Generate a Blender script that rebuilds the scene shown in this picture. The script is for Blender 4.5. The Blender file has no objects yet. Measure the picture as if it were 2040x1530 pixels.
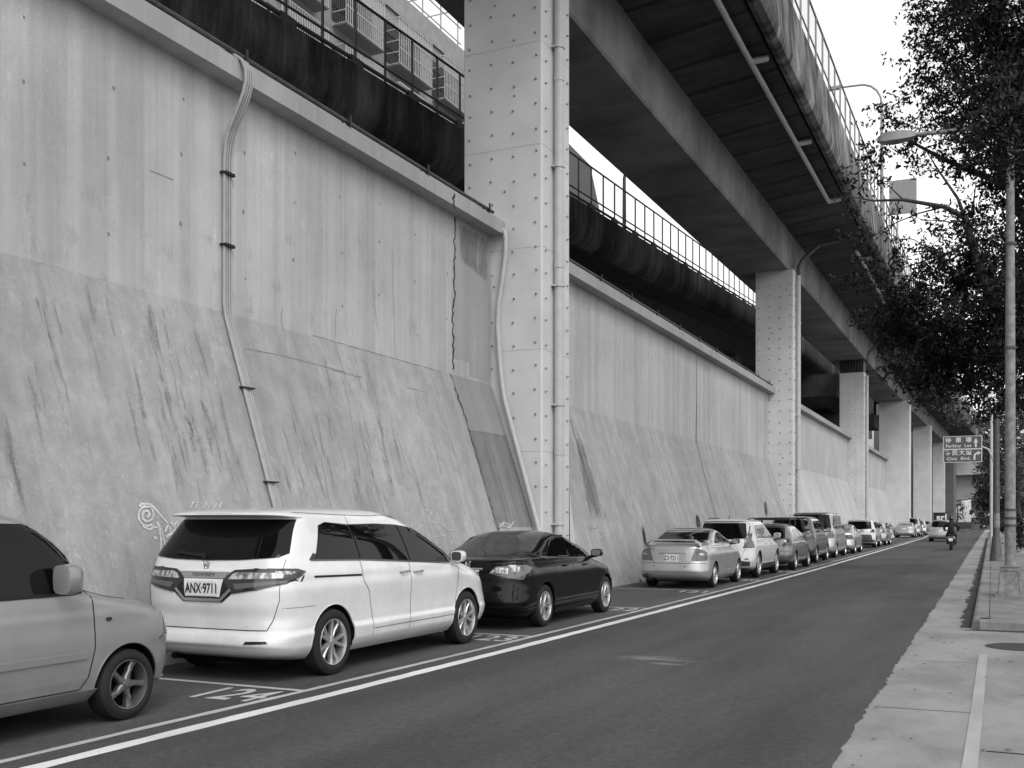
import bpy, bmesh, math, random
import numpy as np
from mathutils import Vector, Matrix
from mathutils.bvhtree import BVHTree
from mathutils.geometry import delaunay_2d_cdt

sc = bpy.context.scene
R = math.radians
COL = sc.collection

# ------------------------------------------------------------------ camera, world, sun, exposure
CAM_H, YAW, FPX = 1.60, R(24.87), 2060.0
cd = bpy.data.cameras.new('camera'); cam = bpy.data.objects.new('camera', cd); COL.objects.link(cam)
cam.location = (0, 0, CAM_H); cam.rotation_euler = (R(90), 0, YAW)
cd.sensor_width = 36.0; cd.lens = 36.0 * FPX / 2040.0; cd.shift_y = 272.0 / 2040.0
cd.clip_start = 0.05; cd.clip_end = 3000
sc.camera = cam

SUN_EL, SUN_AZ = R(48), R(138)          # azimuth clockwise from +Y (the road's heading)
w = bpy.data.worlds.new('World'); sc.world = w; w.use_nodes = True
nt = w.node_tree; nt.nodes.clear()
sky = nt.nodes.new('ShaderNodeTexSky'); sky.sky_type = 'NISHITA'; sky.sun_disc = False
sky.sun_elevation = SUN_EL; sky.sun_rotation = SUN_AZ; sky.air_density = 4.0; sky.dust_density = 1.0; sky.ozone_density = 1.0
bw = nt.nodes.new('ShaderNodeRGBToBW')
bg = nt.nodes.new('ShaderNodeBackground'); bg.inputs['Strength'].default_value = 0.15
wo = nt.nodes.new('ShaderNodeOutputWorld')
nt.links.new(sky.outputs[0], bw.inputs[0]); nt.links.new(bw.outputs[0], bg.inputs['Color']); nt.links.new(bg.outputs[0], wo.inputs['Surface'])
sd = bpy.data.lights.new('sun', 'SUN'); sun = bpy.data.objects.new('sun', sd); COL.objects.link(sun)
sd.energy = 0.75; sd.angle = R(28); sd.color = (1, 1, 1)
sdir = Vector((math.sin(SUN_AZ) * math.cos(SUN_EL), math.cos(SUN_AZ) * math.cos(SUN_EL), math.sin(SUN_EL)))
sun.rotation_euler = sdir.to_track_quat('Z', 'Y').to_euler(); sun.location = (20, -10, 40)
sc.view_settings.view_transform = 'Standard'; sc.view_settings.look = 'None'
sc.view_settings.exposure = 0.78; sc.view_settings.gamma = 1.0
sc.cycles.max_bounces = 6; sc.cycles.transparent_max_bounces = 12

rnd = random.Random(7)
# ------------------------------------------------------------------ materials (all greys)
def g3(v): return (v, v, v, 1)
class NT:
    def __init__(s, m): s.m = m; m.use_nodes = True; s.t = m.node_tree; s.t.nodes.clear()
    def n(s, typ, **kw):
        nd = s.t.nodes.new('ShaderNode' + typ)
        for k, v in kw.items(): setattr(nd, k, v)
        return nd
    def l(s, a, b): s.t.links.new(a, b)
    def pos(s, sx, sy, sz, obj=False):
        if obj: src = s.n('TexCoord').outputs['Object']
        else: src = s.n('NewGeometry').outputs['Position']
        mp = s.n('Mapping'); mp.inputs['Scale'].default_value = (sx, sy, sz); s.l(src, mp.inputs['Vector']); return mp.outputs[0]
    def noise(s, vec, scale=1.0, detail=4, rough=.55, dist=0.0):
        n = s.n('TexNoise'); n.inputs['Scale'].default_value = scale; n.inputs['Detail'].default_value = detail
        n.inputs['Roughness'].default_value = rough; n.inputs['Distortion'].default_value = dist; s.l(vec, n.inputs['Vector']); return n.outputs[0]
    def ramp(s, x, a, b, lo=0.0, hi=1.0):
        r = s.n('MapRange'); r.interpolation_type = 'SMOOTHSTEP'
        for k, v in zip(('From Min', 'From Max', 'To Min', 'To Max'), (a, b, lo, hi)): r.inputs[k].default_value = v
        s.l(x, r.inputs['Value']); return r.outputs[0]
    def math(s, op, a, b=None):
        m = s.n('Math', operation=op)
        for i, v in enumerate((a, b)):
            if v is None: continue
            if isinstance(v, (int, float)): m.inputs[i].default_value = v
            else: s.l(v, m.inputs[i])
        return m.outputs[0]
    def out(s, col, rough=.8, bump=None, bstr=.3, bdist=.02, metal=0.0, coat=0.0, spec=.5):
        p = s.n('BsdfPrincipled'); o = s.n('OutputMaterial')
        if isinstance(col, (int, float)): p.inputs['Base Color'].default_value = g3(col)
        else: s.l(col, p.inputs['Base Color'])
        if isinstance(rough, (int, float)): p.inputs['Roughness'].default_value = rough
        else: s.l(rough, p.inputs['Roughness'])
        p.inputs['Metallic'].default_value = metal; p.inputs['Coat Weight'].default_value = coat; p.inputs['Coat Roughness'].default_value = .04
        p.inputs['Specular IOR Level'].default_value = spec
        if bump is not None:
            b = s.n('Bump'); b.inputs['Strength'].default_value = bstr; b.inputs['Distance'].default_value = bdist
            s.l(bump, b.inputs['Height']); s.l(b.outputs[0], p.inputs['Normal'])
        s.l(p.outputs[0], o.inputs['Surface']); return s.m
def newmat(name): return NT(bpy.data.materials.new(name))
def plain(name, v, rough=.7, metal=0.0, coat=0.0, var=.12, scale=6.0, spec=.5, obj=True):
    n = newmat(name); x = n.noise(n.pos(1, 1, 1, obj), scale, 5)
    c = n.math('MULTIPLY', n.ramp(x, .3, .7, 1 - var, 1 + var), v)
    return n.out(c, rough, metal=metal, coat=coat, spec=spec)

def concrete(name, base, streak=.12, flake=.10, dark=.35, fine=.06, mott=.035, dthr=.60, axis='y', sx=2.6):
    n = newmat(name)
    s3 = (lambda a, b: n.pos(.02, a, b)) if axis == 'y' else (lambda a, b: n.pos(a, a, b))
    big = n.ramp(n.noise(n.pos(.3, .3, .3), 1, 4), .3, .7, 1 - .10, 1 + .10)
    st = n.ramp(n.noise(s3(sx, .06), 1, 3, .6), .44, .56, 1 - streak, 1 + streak * .5)
    st2 = n.ramp(n.noise(s3(sx * 3.4, .25), 1, 4, .6, .3), .35, .65, 1 - streak * .5, 1 + streak * .5)
    fl = n.ramp(n.noise(n.pos(1, 2.2, 1.0), 7.0, 10, .72, .6), .56, .64, 1, 1 + flake)
    flm = n.ramp(n.noise(n.pos(.5, .5, .4), 1, 3), .42, .62)
    fl = n.math('ADD', n.math('MULTIPLY', n.math('SUBTRACT', fl, 1.0), flm), 1.0)
    fi = n.ramp(n.noise(n.pos(1, 1, 1), 45, 6, .7), .25, .75, 1 - fine, 1 + fine)
    dk = n.ramp(n.noise(s3(3.2, .34), 1, 9, .62, .5), dthr, dthr + .10)
    dkm = n.ramp(n.noise(n.pos(.3, .42, .6), 1, 3), .46, .60)
    dk = n.math('SUBTRACT', 1.0, n.math('MULTIPLY', n.math('MULTIPLY', dk, dkm), dark))
    mo = n.ramp(n.noise(n.pos(.3, 1.0, .8), 3.2, 9, .68, .5), .32, .68, 1 - mott, 1 + mott * .8)
    c = base
    for f in (big, st, st2, fl, fi, dk, mo): c = n.math('MULTIPLY', f, c)
    b = n.noise(n.pos(1, 1, 1), 30, 8, .7)
    return n.out(c, .88, b, .18, .01, spec=.25)

M = {}
M['wall'] = concrete('wall_concrete', .42, .08, .16, .0, .08, mott=.045)
M['batter'] = concrete('batter_concrete', .315, .06, .28, .28, .12, mott=.13, dthr=.57)
M['wallfar'] = concrete('clean_concrete', .44, .05, .06, .0)
M['coping'] = concrete('coping_concrete', .34, .05, .05, .1, axis='xy')
M['patch'] = concrete('mortar_patch', .27, .06, .10, .1)
M['patchdark'] = concrete('damp_patch', .20, .12, .25, .2, mott=.12)
M['jacket'] = plain('painted_steel_jacket', .55, .55, var=.07, scale=.9, obj=False)
M['joint'] = plain('joint_dark', .035, .95)
M['hole'] = plain('tie_hole', .20, .95)
M['crack'] = plain('crack_dark', .19, .95)
M['chalk'] = plain('pale_graffiti_paint', .50, .9, var=.25, scale=30)
M['ink'] = plain('dark_graffiti_paint', .11, .9, var=.25, scale=30)
def stain(name, v, soft=.30, op=1.0, grain=5.0):
    n = newmat(name); at = n.n('Attribute', attribute_name='mask'); o = n.n('OutputMaterial')
    n1 = n.noise(n.pos(1, 1.6 * grain, .45 * grain), 1, 10, .75, .4); n2 = n.noise(n.pos(1, 1, 1), 30, 6, .75)
    nz = n.math('ADD', n.math('MULTIPLY', n.math('SUBTRACT', n1, .5), 4.2), n.math('MULTIPLY', n.math('SUBTRACT', n2, .5), 1.6))
    a = n.math('MULTIPLY', n.ramp(n.math('ADD', n.math('MULTIPLY', at.outputs['Fac'], 1.5), n.math('SUBTRACT', n.math('MULTIPLY', nz, n.ramp(at.outputs['Fac'], 0, .35)), .55)), 0.0, soft * 3), op)
    p = n.n('BsdfPrincipled'); p.inputs['Base Color'].default_value = g3(v); p.inputs['Roughness'].default_value = .95; p.inputs['Specular IOR Level'].default_value = .2
    t = n.n('BsdfTransparent'); mx = n.n('MixShader'); n.l(a, mx.inputs[0]); n.l(t.outputs[0], mx.inputs[1]); n.l(p.outputs[0], mx.inputs[2]); n.l(mx.outputs[0], o.inputs['Surface']); return n.m
M['stain'] = stain('run_mark', .10, .6, .38)
M['damp'] = stain('damp_mark', .17, .4, .5, 3)
M['paleflake'] = stain('pale_flaking', .50, .4, .28, 9)
M['sootsoft'] = stain('soot_smudge', .03, .45, .9)
M['scuffs'] = stain('road_scuff', .22, .3, .75, 9)
M['soot'] = concrete('soot_mark', .07, .1, .3, .2)
M['bolt'] = plain('bolt_head', .27, .6)
M['jseam'] = plain('jacket_seam', .30, .7)
M['cond'] = plain('conduit_grey', .33, .5, var=.06)
M['pipe'] = plain('pale_plastic_pipe', .43, .45, var=.06)
M['pipegrey'] = plain('grey_conduit', .33, .5, var=.08)
M['darkmetal'] = plain('dark_metal', .025, .5, metal=.4)
M['steel'] = plain('galvanised_steel', .30, .45, metal=.5, var=.15)
M['lampgrey'] = plain('lamp_grey', .22, .5, var=.1)
M['polegrey'] = plain('weathered_pole', .20, .6, var=.3, scale=9)
M['poledark'] = plain('dark_pole', .06, .6, var=.3, scale=9)
M['lens'] = plain('lamp_lens', .12, .2)
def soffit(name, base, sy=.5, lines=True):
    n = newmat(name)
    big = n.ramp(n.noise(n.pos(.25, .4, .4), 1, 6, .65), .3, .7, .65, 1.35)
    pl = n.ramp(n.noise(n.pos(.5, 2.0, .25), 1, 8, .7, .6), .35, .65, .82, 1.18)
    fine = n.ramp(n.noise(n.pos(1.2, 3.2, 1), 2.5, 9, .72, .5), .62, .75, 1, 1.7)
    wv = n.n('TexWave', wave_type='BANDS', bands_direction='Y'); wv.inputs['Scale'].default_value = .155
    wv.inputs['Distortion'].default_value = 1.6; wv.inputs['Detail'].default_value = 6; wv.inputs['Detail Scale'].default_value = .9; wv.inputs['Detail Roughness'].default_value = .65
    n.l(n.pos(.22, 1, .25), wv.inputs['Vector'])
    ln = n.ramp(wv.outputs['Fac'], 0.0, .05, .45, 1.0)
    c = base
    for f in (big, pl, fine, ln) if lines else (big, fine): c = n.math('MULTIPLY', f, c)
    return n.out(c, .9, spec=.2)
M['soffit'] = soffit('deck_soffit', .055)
M['girder'] = soffit('girder_concrete', .19, lines=False)
def fascia(name, lo, hi, sy=2.2, sz=.22):
    n = newmat(name)
    a = n.ramp(n.noise(n.pos(.05, sy, sz), 1, 10, .72, .15), .36, .66, lo, hi)
    a2 = n.ramp(n.noise(n.pos(.05, sy * 4.5, sz * 1.4), 1, 8, .7, .1), .35, .65, .65, 1.35)
    b = n.ramp(n.noise(n.pos(.3, .35, .5), 1, 5), .3, .7, .5, 1.3)
    f = n.ramp(n.noise(n.pos(1, 1, 1), 14, 6, .7), .3, .7, .8, 1.2)
    c = a
    for q in (a2, b, f): c = n.math('MULTIPLY', q, c)
    return n.out(c, .9, spec=.2)
M['fascia'] = fascia('stained_parapet', .035, .22, 1.1, .3)
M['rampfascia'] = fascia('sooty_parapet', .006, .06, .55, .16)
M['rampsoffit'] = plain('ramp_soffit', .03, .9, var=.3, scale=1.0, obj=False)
M['raildark'] = plain('dark_railing', .02, .6)
def screen():
    n = newmat('clear_screen'); t = n.n('BsdfTransparent'); t.inputs['Color'].default_value = g3(.88)
    d = n.n('BsdfDiffuse'); d.inputs['Color'].default_value = g3(.5); mx = n.n('MixShader'); mx.inputs[0].default_value = .10
    o = n.n('OutputMaterial'); n.l(t.outputs[0], mx.inputs[1]); n.l(d.outputs[0], mx.inputs[2]); n.l(mx.outputs[0], o.inputs['Surface']); return n.m
M['screen'] = screen()
def asphalt():
    n = newmat('asphalt')
    a = n.ramp(n.noise(n.pos(1, 1, 1), 75, 5, .8), .32, .68, .58, 1.42)
    a2 = n.ramp(n.noise(n.pos(1, 1, 1), 14, 9, .82), .30, .70, .66, 1.34)
    b = n.ramp(n.noise(n.pos(.55, .14, .5), 1.3, 8, .66), .3, .7, .76, 1.24)
    lane = n.ramp(n.noise(n.pos(1.1, .015, .1), 1, 2, .5), .35, .65, .90, 1.10)
    sp = n.ramp(n.noise(n.pos(1, 1, 1), 170, 2), .70, .78, 1, 2.6)
    scuff = n.ramp(n.noise(n.pos(1.1, .6, 1), 1.1, 10, .75), .64, .80, 1, 1.6)
    oil = n.ramp(n.noise(n.pos(1.4, .8, 1), 1.0, 6, .6), .66, .76, 1, .72)
    c = .060
    for f in (a, a2, b, lane, sp, scuff, oil): c = n.math('MULTIPLY', f, c)
    return n.out(c, .85, n.noise(n.pos(1, 1, 1), 110, 5, .75), .5, .008, spec=.3)
M['asphalt'] = asphalt()
def pave(name, v, j=False, dirt=.45):
    n = newmat(name)
    a = n.ramp(n.noise(n.pos(1, 1, 1), 60, 7, .72), .3, .7, .86, 1.14)
    b = n.ramp(n.noise(n.pos(.8, .5, .5), 1.2, 7, .66), .35, .68, 1.12, 1 - dirt * .55)
    s = n.ramp(n.noise(n.pos(1, 1, 1), 9, 3, .5), .74, .78, 1, .55)
    c = v
    for f in (a, b, s): c = n.math('MULTIPLY', f, c)
    return n.out(c, .85, a, .2, .006, spec=.25)
M['gutter'] = pave('gutter_concrete', .25)
M['pavement'] = pave('pavement_slab', .20, dirt=.6)
M['kerb'] = pave('kerb_stone', .22, dirt=.7)
M['grime'] = pave('grime', .05, dirt=.6)
M['earth'] = pave('ground_earth', .10)
def paint_line(name, v):
    n = newmat(name)
    a = n.ramp(n.noise(n.pos(1, 1, 1), 38, 7, .75), .30, .48, .55, 1.0)
    b = n.ramp(n.noise(n.pos(1, .4, 1), 2.2, 5), .3, .7, .85, 1.08)
    return n.out(n.math('MULTIPLY', n.math('MULTIPLY', a, b), v), .7, spec=.3)
M['line'] = paint_line('road_paint', .66)
M['linefaint'] = paint_line('faint_kerb_paint', .36)
M['lineworn'] = paint_line('worn_road_paint', .44)
M['white'] = plain('white_paint', .78, .5, var=.05)
M['signgrey'] = plain('sign_face', .10, .5, var=.05)
M['signtext'] = plain('sign_lettering', .72, .5, var=.03)
M['boardblack'] = plain('board_black', .012, .4)

# ------------------------------------------------------------------ mesh helpers
class MB:
    def __init__(s): s.v = []; s.f = []; s.mi = []; s.cur = 0
    def add(s, vs, fs):
        o = len(s.v); s.v += [tuple(p) for p in vs]
        for f in fs: s.f.append(tuple(o + i for i in f)); s.mi.append(s.cur)
        return s
    def quad(s, a, b, c, d): return s.add([a, b, c, d], [(0, 1, 2, 3)])
    def box(s, x0, x1, y0, y1, z0, z1):
        vs = [(x, y, z) for z in (z0, z1) for y in (y0, y1) for x in (x0, x1)]
        return s.add(vs, [(0, 2, 3, 1), (4, 5, 7, 6), (0, 1, 5, 4), (2, 6, 7, 3), (0, 4, 6, 2), (1, 3, 7, 5)])
    def bar(s, a, b, wx, wz=None):
        a = Vector(a); b = Vector(b); d = (b - a).normalized(); wz = wz or wx
        up = Vector((0, 0, 1)) if abs(d.z) < .95 else Vector((0, 1, 0))
        x = d.cross(up).normalized(); u = x.cross(d)
        c = [(-1, -1), (1, -1), (1, 1), (-1, 1)]
        vs = [tuple(p + x * (i * wx / 2) + u * (j * wz / 2)) for p in (a, b) for i, j in c]
        return s.add(vs, [(3, 2, 1, 0), (4, 5, 6, 7), (0, 1, 5, 4), (1, 2, 6, 5), (2, 3, 7, 6), (3, 0, 4, 7)])
    def tube(s, pts, r, n=8, caps=True):
        pts = [Vector(p) for p in pts]; k = len(pts)
        rs = r if isinstance(r, (list, tuple)) else [r] * k
        ring = []; prev = None
        for i, p in enumerate(pts):
            d = (pts[min(i + 1, k - 1)] - pts[max(i - 1, 0)]).normalized()
            if prev is None:
                up = Vector((0, 0, 1)) if abs(d.z) < .9 else Vector((1, 0, 0)); x = d.cross(up).normalized()
            else: x = (prev - d * prev.dot(d)).normalized()
            prev = x; y = d.cross(x)
            ring.append([tuple(p + (x * math.cos(2 * math.pi * j / n) + y * math.sin(2 * math.pi * j / n)) * rs[i]) for j in range(n)])
        vs = [q for rr in ring for q in rr]; fs = []
        for i in range(k - 1):
            for j in range(n):
                fs.append((i * n + j, i * n + (j + 1) % n, (i + 1) * n + (j + 1) % n, (i + 1) * n + j))
        if caps: fs += [tuple(range(n))[::-1], tuple(range((k - 1) * n, k * n))]
        return s.add(vs, fs)
    def lathe(s, prof, n=24, axis='z', c=(0, 0, 0)):
        vs = []; k = len(prof)
        for (r, h) in prof:
            for j in range(n):
                a = 2 * math.pi * j / n; p = (r * math.cos(a), r * math.sin(a), h)
                if axis == 'x': p = (h, r * math.cos(a), r * math.sin(a))
                if axis == 'y': p = (r * math.sin(a), h, r * math.cos(a))
                vs.append((p[0] + c[0], p[1] + c[1], p[2] + c[2]))
        fs = [(i * n + j, i * n + (j + 1) % n, (i + 1) * n + (j + 1) % n, (i + 1) * n + j) for i in range(k - 1) for j in range(n)]
        return s.add(vs, fs)
    def sweep(s, prof, path, close=True):
        """prof: list of (dx, dz) ; path: list of (x,y,z) ; profile stays in the xz plane"""
        k = len(prof); vs = [(p[0] + q[0], p[1], p[2] + q[1]) for p in path for q in prof]; fs = []
        for i in range(len(path) - 1):
            for j in range(k if close else k - 1):
                fs.append((i * k + j, i * k + (j + 1) % k, (i + 1) * k + (j + 1) % k, (i + 1) * k + j))
        if close: fs += [tuple(range(k))[::-1], tuple(range((len(path) - 1) * k, len(path) * k))]
        return s.add(vs, fs)
    def build(s, name, mats, parent=None, smooth=None, org=None):
        me = bpy.data.meshes.new(name)
        off = Vector(org) if org is not None else (Vector(parent.location) if parent and parent.parent is None else
              (Vector(parent.parent.location) if parent and parent.parent else Vector((0, 0, 0))))
        vs = s.v
        if off.length > 0: vs = [(p[0] - off.x, p[1] - off.y, p[2] - off.z) for p in s.v]
        me.from_pydata(vs, [], s.f); 
        for m in (mats if isinstance(mats, (list, tuple)) else [mats]): me.materials.append(m)
        if any(s.mi): me.polygons.foreach_set('material_index', s.mi)
        bm = bmesh.new(); bm.from_mesh(me); bmesh.ops.recalc_face_normals(bm, faces=bm.faces); bm.to_mesh(me); bm.free()
        if smooth is not None:
            me.polygons.foreach_set('use_smooth', [True] * len(me.polygons)); me.set_sharp_from_angle(angle=R(smooth))
        o = bpy.data.objects.new(name, me); COL.objects.link(o)
        if parent: o.parent = parent
        else: o.location = off
        return o
def empty(name, loc, label=None, cat=None, group=None, rz=0):
    o = bpy.data.objects.new(name, None); COL.objects.link(o); o.location = loc; o.rotation_euler = (0, 0, rz); o.empty_display_size = .2
    return tag(o, label, cat, group)
def tag(o, label=None, cat=None, group=None, kind=None):
    for k, v in (('label', label), ('category', cat), ('group', group), ('kind', kind)):
        if v: o[k] = v
    return o
def struct(o): o['kind'] = 'structure'; return o

# ray of a photograph pixel onto a real surface (used to read positions off the photograph)
FW = Vector((-math.sin(YAW), math.cos(YAW), 0)); RT = Vector((math.cos(YAW), math.sin(YAW), 0))
def ray(px, py): return FW + RT * ((px - 1020) / FPX) + Vector((0, 0, 1)) * ((1037 - py) / FPX)
def on_plane(px, py, co, no):
    d = ray(px, py); o = Vector((0, 0, CAM_H)); no = Vector(no); return o + d * ((Vector(co) - o).dot(no) / d.dot(no))
def ground(px, py): return on_plane(px, py, (0, 0, 0), (0, 0, 1))
XW, XB, ZC = -9.70, -8.28, 4.50        # wall plane, foot of batter, height of the crease
BN = Vector((ZC, 0, XB - XW)).normalized()
def on_wall(px, py, off=.004):
    p = on_plane(px, py, (XW, 0, 0), (1, 0, 0))
    if p.z >= ZC: return p + Vector((off, 0, 0))
    return on_plane(px, py, (XB, 0, 0), BN) + BN * off
def masked(name, strips, m, parent, hole=None):
    """strips: list of rows, each row a list of (point, mask); neighbouring rows are joined; the mask fades the stain's edge"""
    vs, fs, mk = [], [], []
    for rows in strips:
        o = len(vs); k = len(rows[0])
        for r_ in rows: vs += [tuple(q[0]) for q in r_]; mk += [q[1] for q in r_]
        fs += [(o + i * k + j, o + i * k + j + 1, o + (i + 1) * k + j + 1, o + (i + 1) * k + j) for i in range(len(rows) - 1) for j in range(k - 1)]
    off = Vector(parent.location) if parent else Vector((0, 0, 0))
    me = bpy.data.meshes.new(name); me.from_pydata([(a - off.x, b - off.y, c - off.z) for a, b, c in vs], [], fs); at = me.attributes.new('mask', 'FLOAT', 'POINT'); at.data.foreach_set('value', mk); me.materials.append(m)
    o = bpy.data.objects.new(name, me); COL.objects.link(o); o.parent = parent; return o
def text_mesh(body, size, mat, name, mtx, parent=None, align='CENTER', ext=.002, sx=1.0, space=1.0, bold=0.0):
    cu = bpy.data.curves.new('t', 'FONT'); cu.body = body; cu.size = size; cu.align_x = align; cu.align_y = 'CENTER'; cu.extrude = ext
    cu.space_character = space; cu.offset = bold
    ob = bpy.data.objects.new('t', cu); COL.objects.link(ob); dg = bpy.context.evaluated_depsgraph_get()
    me = bpy.data.meshes.new_from_object(ob.evaluated_get(dg)); bpy.data.objects.remove(ob); bpy.data.curves.remove(cu)
    me.transform(mtx @ Matrix.Diagonal((sx, 1, 1, 1))); me.materials.clear(); me.materials.append(mat); me.name = name
    o = bpy.data.objects.new(name, me); COL.objects.link(o)
    if parent: o.parent = parent
    return o
def ribbon(mb, pts, wd, nrm):
    """flat ribbon of width wd along 3-D points, lying in the plane with normal nrm"""
    pts = [Vector(p) for p in pts]; L = []
    for i, p in enumerate(pts):
        d = (pts[min(i + 1, len(pts) - 1)] - pts[max(i - 1, 0)]).normalized(); n = d.cross(Vector(nrm)).normalized()
        ww = wd[i] if isinstance(wd, (list, tuple)) else wd
        L.append((tuple(p + n * ww / 2), tuple(p - n * ww / 2)))
    for a, b in zip(L[:-1], L[1:]): mb.quad(a[0], a[1], b[1], b[0])
# ------------------------------------------------------------------ ground, road, kerb, markings
struct(MB().quad((-400, -60, -.02), (400, -60, -.02), (400, 900, -.02), (-400, 900, -.02)).build('ground', M['earth']))
def sheet(name, x0, x1, y0, y1, z, m): return struct(MB().quad((x0, y0, z), (x1, y0, z), (x1, y1, z), (x0, y1, z)).build(name, m))
rng = random.Random(3)
# asphalt with an uneven right edge where the resurfacing laps over the gutter
mb = MB(); ys = [-8 + .09 * i for i in range(int(240 / .09))]; ex = []
for i, y in enumerate(ys): ex.append(-.955 + .010 * math.sin(y * 1.9) + .007 * math.sin(y * 7.1 + 1) + .008 * math.sin(y * 23) + rng.uniform(-.012, .012) - (.05 * max(0, y - 30) / 30 if y < 60 else .05))
for i in range(len(ys) - 1): mb.quad((-9.2, ys[i], 0), (ex[i], ys[i], 0), (ex[i + 1], ys[i + 1], 0), (-9.2, ys[i + 1], 0))
struct(mb.build('road', M['asphalt']))
sheet('cross_road', -60, 60, 232, 300, -.004, M['asphalt'])
sheet('gutter', -1.3, 8, -10, 232, -.006, M['gutter'])
# raised pavement island with a rounded kerb
mb = MB(); prof = [(-.27, 0), (-.255, .11), (-.235, .138), (-.2, .15), (-.02, .15)]
for (a, b), (c, d) in zip(prof[:-1], prof[1:]):
    mb.quad((a, 16.8, b), (a, 150, b), (c, 150, d), (c, 16.8, d))
fp = [(16.66, 0), (16.68, .11), (16.71, .138), (16.76, .15), (16.95, .15)]
for (a, b), (c, d) in zip(fp[:-1], fp[1:]): mb.quad((-.15, a, b), (7, a, b), (7, c, d), (-.15, c, d))
for (a, b), (c, d), (e, f), (g, h) in zip(prof[:-1], prof[1:], fp[:-1], fp[1:]):
    mb.quad((a, 16.8, b), (c, 16.8, d), (-.15, g, h), (-.15, e, f))
struct(mb.build('kerb', M['kerb'], smooth=40))
sheet('pavement', -.14, 7, 16.80, 150, .146, M['pavement'])
mb = MB(); 
for i in range(90):
    y = 17.0 + i * .9; mb.quad((-.02, y, .152), (7, y, .152), (7, y + .012, .152), (-.02, y + .012, .152))
mb.quad((-.03, 16.9, .153), (-.018, 16.9, .153), (-.018, 140, .153), (-.03, 140, .153))
struct(mb.build('pavement_joint', M['grime']))
# dirt and painted shade along the foot of the kerb, ragged edge
mb = MB()
for i in range(400):
    y = 16.9 + i * .22; a = .10 + .10 * abs(math.sin(y * .9)) * rng.random() + .05 * rng.random(); b = .10 + .1 * abs(math.sin((y + .22) * .9)) * rng.random() + .05 * rng.random()
    mb.quad((-.268 - a, y, .0), (-.268, y, .0), (-.268, y + .22, .0), (-.268 - b, y + .22, .0))
mb.quad((-.45, 16.5, .0), (5, 16.52, .0), (5, 16.66, .0), (-.2, 16.66, .0))
struct(mb.build('gutter_dirt_shade', M['grime']))
# gutter slab joints, manhole cover, worn kerb line
mb = MB()
for y in (2.2, 6.1, 9.4, 12.7, 15.9, 19.5, 23.0, 27.2, 31.0, 35.1, 39.2, 44): mb.quad((-.9, y, -.002), (-.05 if y < 16 else -.3, y + .03, -.002), (-.05 if y < 16 else -.3, y + .045, -.002), (-.9, y + .013, -.002))
mb.quad((-.03, 7.9, -.002), (6, 7.9, -.002), (6, 7.925, -.002), (-.03, 7.925, -.002))
struct(mb.build('gutter_joint', M['grime']))
mb = MB(); mb.lathe([(.02, .006), (.36, .006), (.38, .004), (.42, .002), (.44, -.006)], 40, c=(.36, 14.6, 0))
tag(mb.build('manhole_cover', M['grime']), 'dark round manhole cover in the pale driveway before the kerb', 'manhole')
mb = MB(); pts = [(-.165, 3.0), (-.145, 6), (-.125, 8), (-.11, 10), (-.10, 12), (-.09, 13.6)]
for (a, b), (c, d) in zip(pts[:-1], pts[1:]): mb.quad((a - .045, b, 0), (a + .05, b, 0), (c + .05, d, 0), (c - .045, d, 0))
struct(mb.build('driveway_line', M['linefaint']))
LX = [(-8, -5.75), (2, -5.68), (6, -5.58), (8, -5.5), (12, -5.40), (18, -5.31), (26, -5.22), (35, -5.18), (45, -5.24), (60, -5.32), (80, -5.42), (100, -5.6), (120, -6.1)]
def lx(y):
    for (a, b), (c, d) in zip(LX[:-1], LX[1:]):
        if y <= c: return b + (d - b) * (y - a) / (c - a)
    return LX[-1][1]
def roadline(name, off, wd, y0, y1, m, z=.004):
    mb = MB(); n = int((y1 - y0) / .25)
    for i in range(n):
        a = y0 + (y1 - y0) * i / n; b = y0 + (y1 - y0) * (i + 1) / n; ja, jb = [.006 * math.sin(q * 9.0) + .004 * math.sin(q * 23) for q in (a, b)]
        xa, xb = lx(a) + off, lx(b) + off
        mb.quad((xa - wd / 2 + ja, a, z), (xa + wd / 2 - ja * .7, a, z), (xb + wd / 2 - jb * .7, b, z), (xb - wd / 2 + jb, b, z))
    return struct(mb.build(name, m))
roadline('edge_line', 0, .15, -6, 118, M['line'])
roadline('stall_line', -.34, .085, -6, 104, M['lineworn'])
for i in range(-1, 19):
    y = 7.95 + 5.07 * i; mb = MB(); x1 = lx(y) - .38
    mb.quad((-8.1, y, .004), (x1, y - .01, .004), (x1, y + .07, .004), (-8.1, y + .08, .004)); struct(mb.build('stall_divider', M['lineworn']))
for i in range(0, 8):
    y = 7.95 + 5.07 * i - .42
    struct(text_mesh(str(124 - i), .80, M['lineworn'], 'stall_number', Matrix.Translation((lx(y) - .80, y, .004)) @ Matrix.Rotation(R(2), 4, 'Z'), ext=0, bold=.012, sx=.62, space=1.05))
for k, (x, y) in enumerate([(-3.2, 150), (-1.9, 150), (-2.6, 171), (-4.2, 190), (-5.6, 178)]):
    sheet('lane_dash', x, x + .9, y, y + 1.4, .005, M['line'])
sheet('stop_line', -5.4, -1.2, 140, 140.6, .005, M['line'])
mb = MB(); mb.quad((-.9, 150, .005), (-.7, 150, .005), (-.2, 185, .005), (-.4, 185, .005)); struct(mb.build('edge_line', M['line']))
# pale scrape in the asphalt
def ground_blotch(x, y, rx, ry, n=6):
    return [[(Vector((x + u * rx, y + v * ry, .003)), max(0, 1 - math.hypot(u, v))) for u in [i / n for i in range(-n, n + 1)]] for v in [i / n for i in range(-n, n + 1)]]
tag(masked('road_scrape', [ground_blotch(-3.55, 11.5, 1.0, .5), ground_blotch(-3.3, 11.2, .5, .25)], M['scuffs'], None), kind='stuff', label='pale scraped patch on the dark road', cat='scrape')

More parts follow.
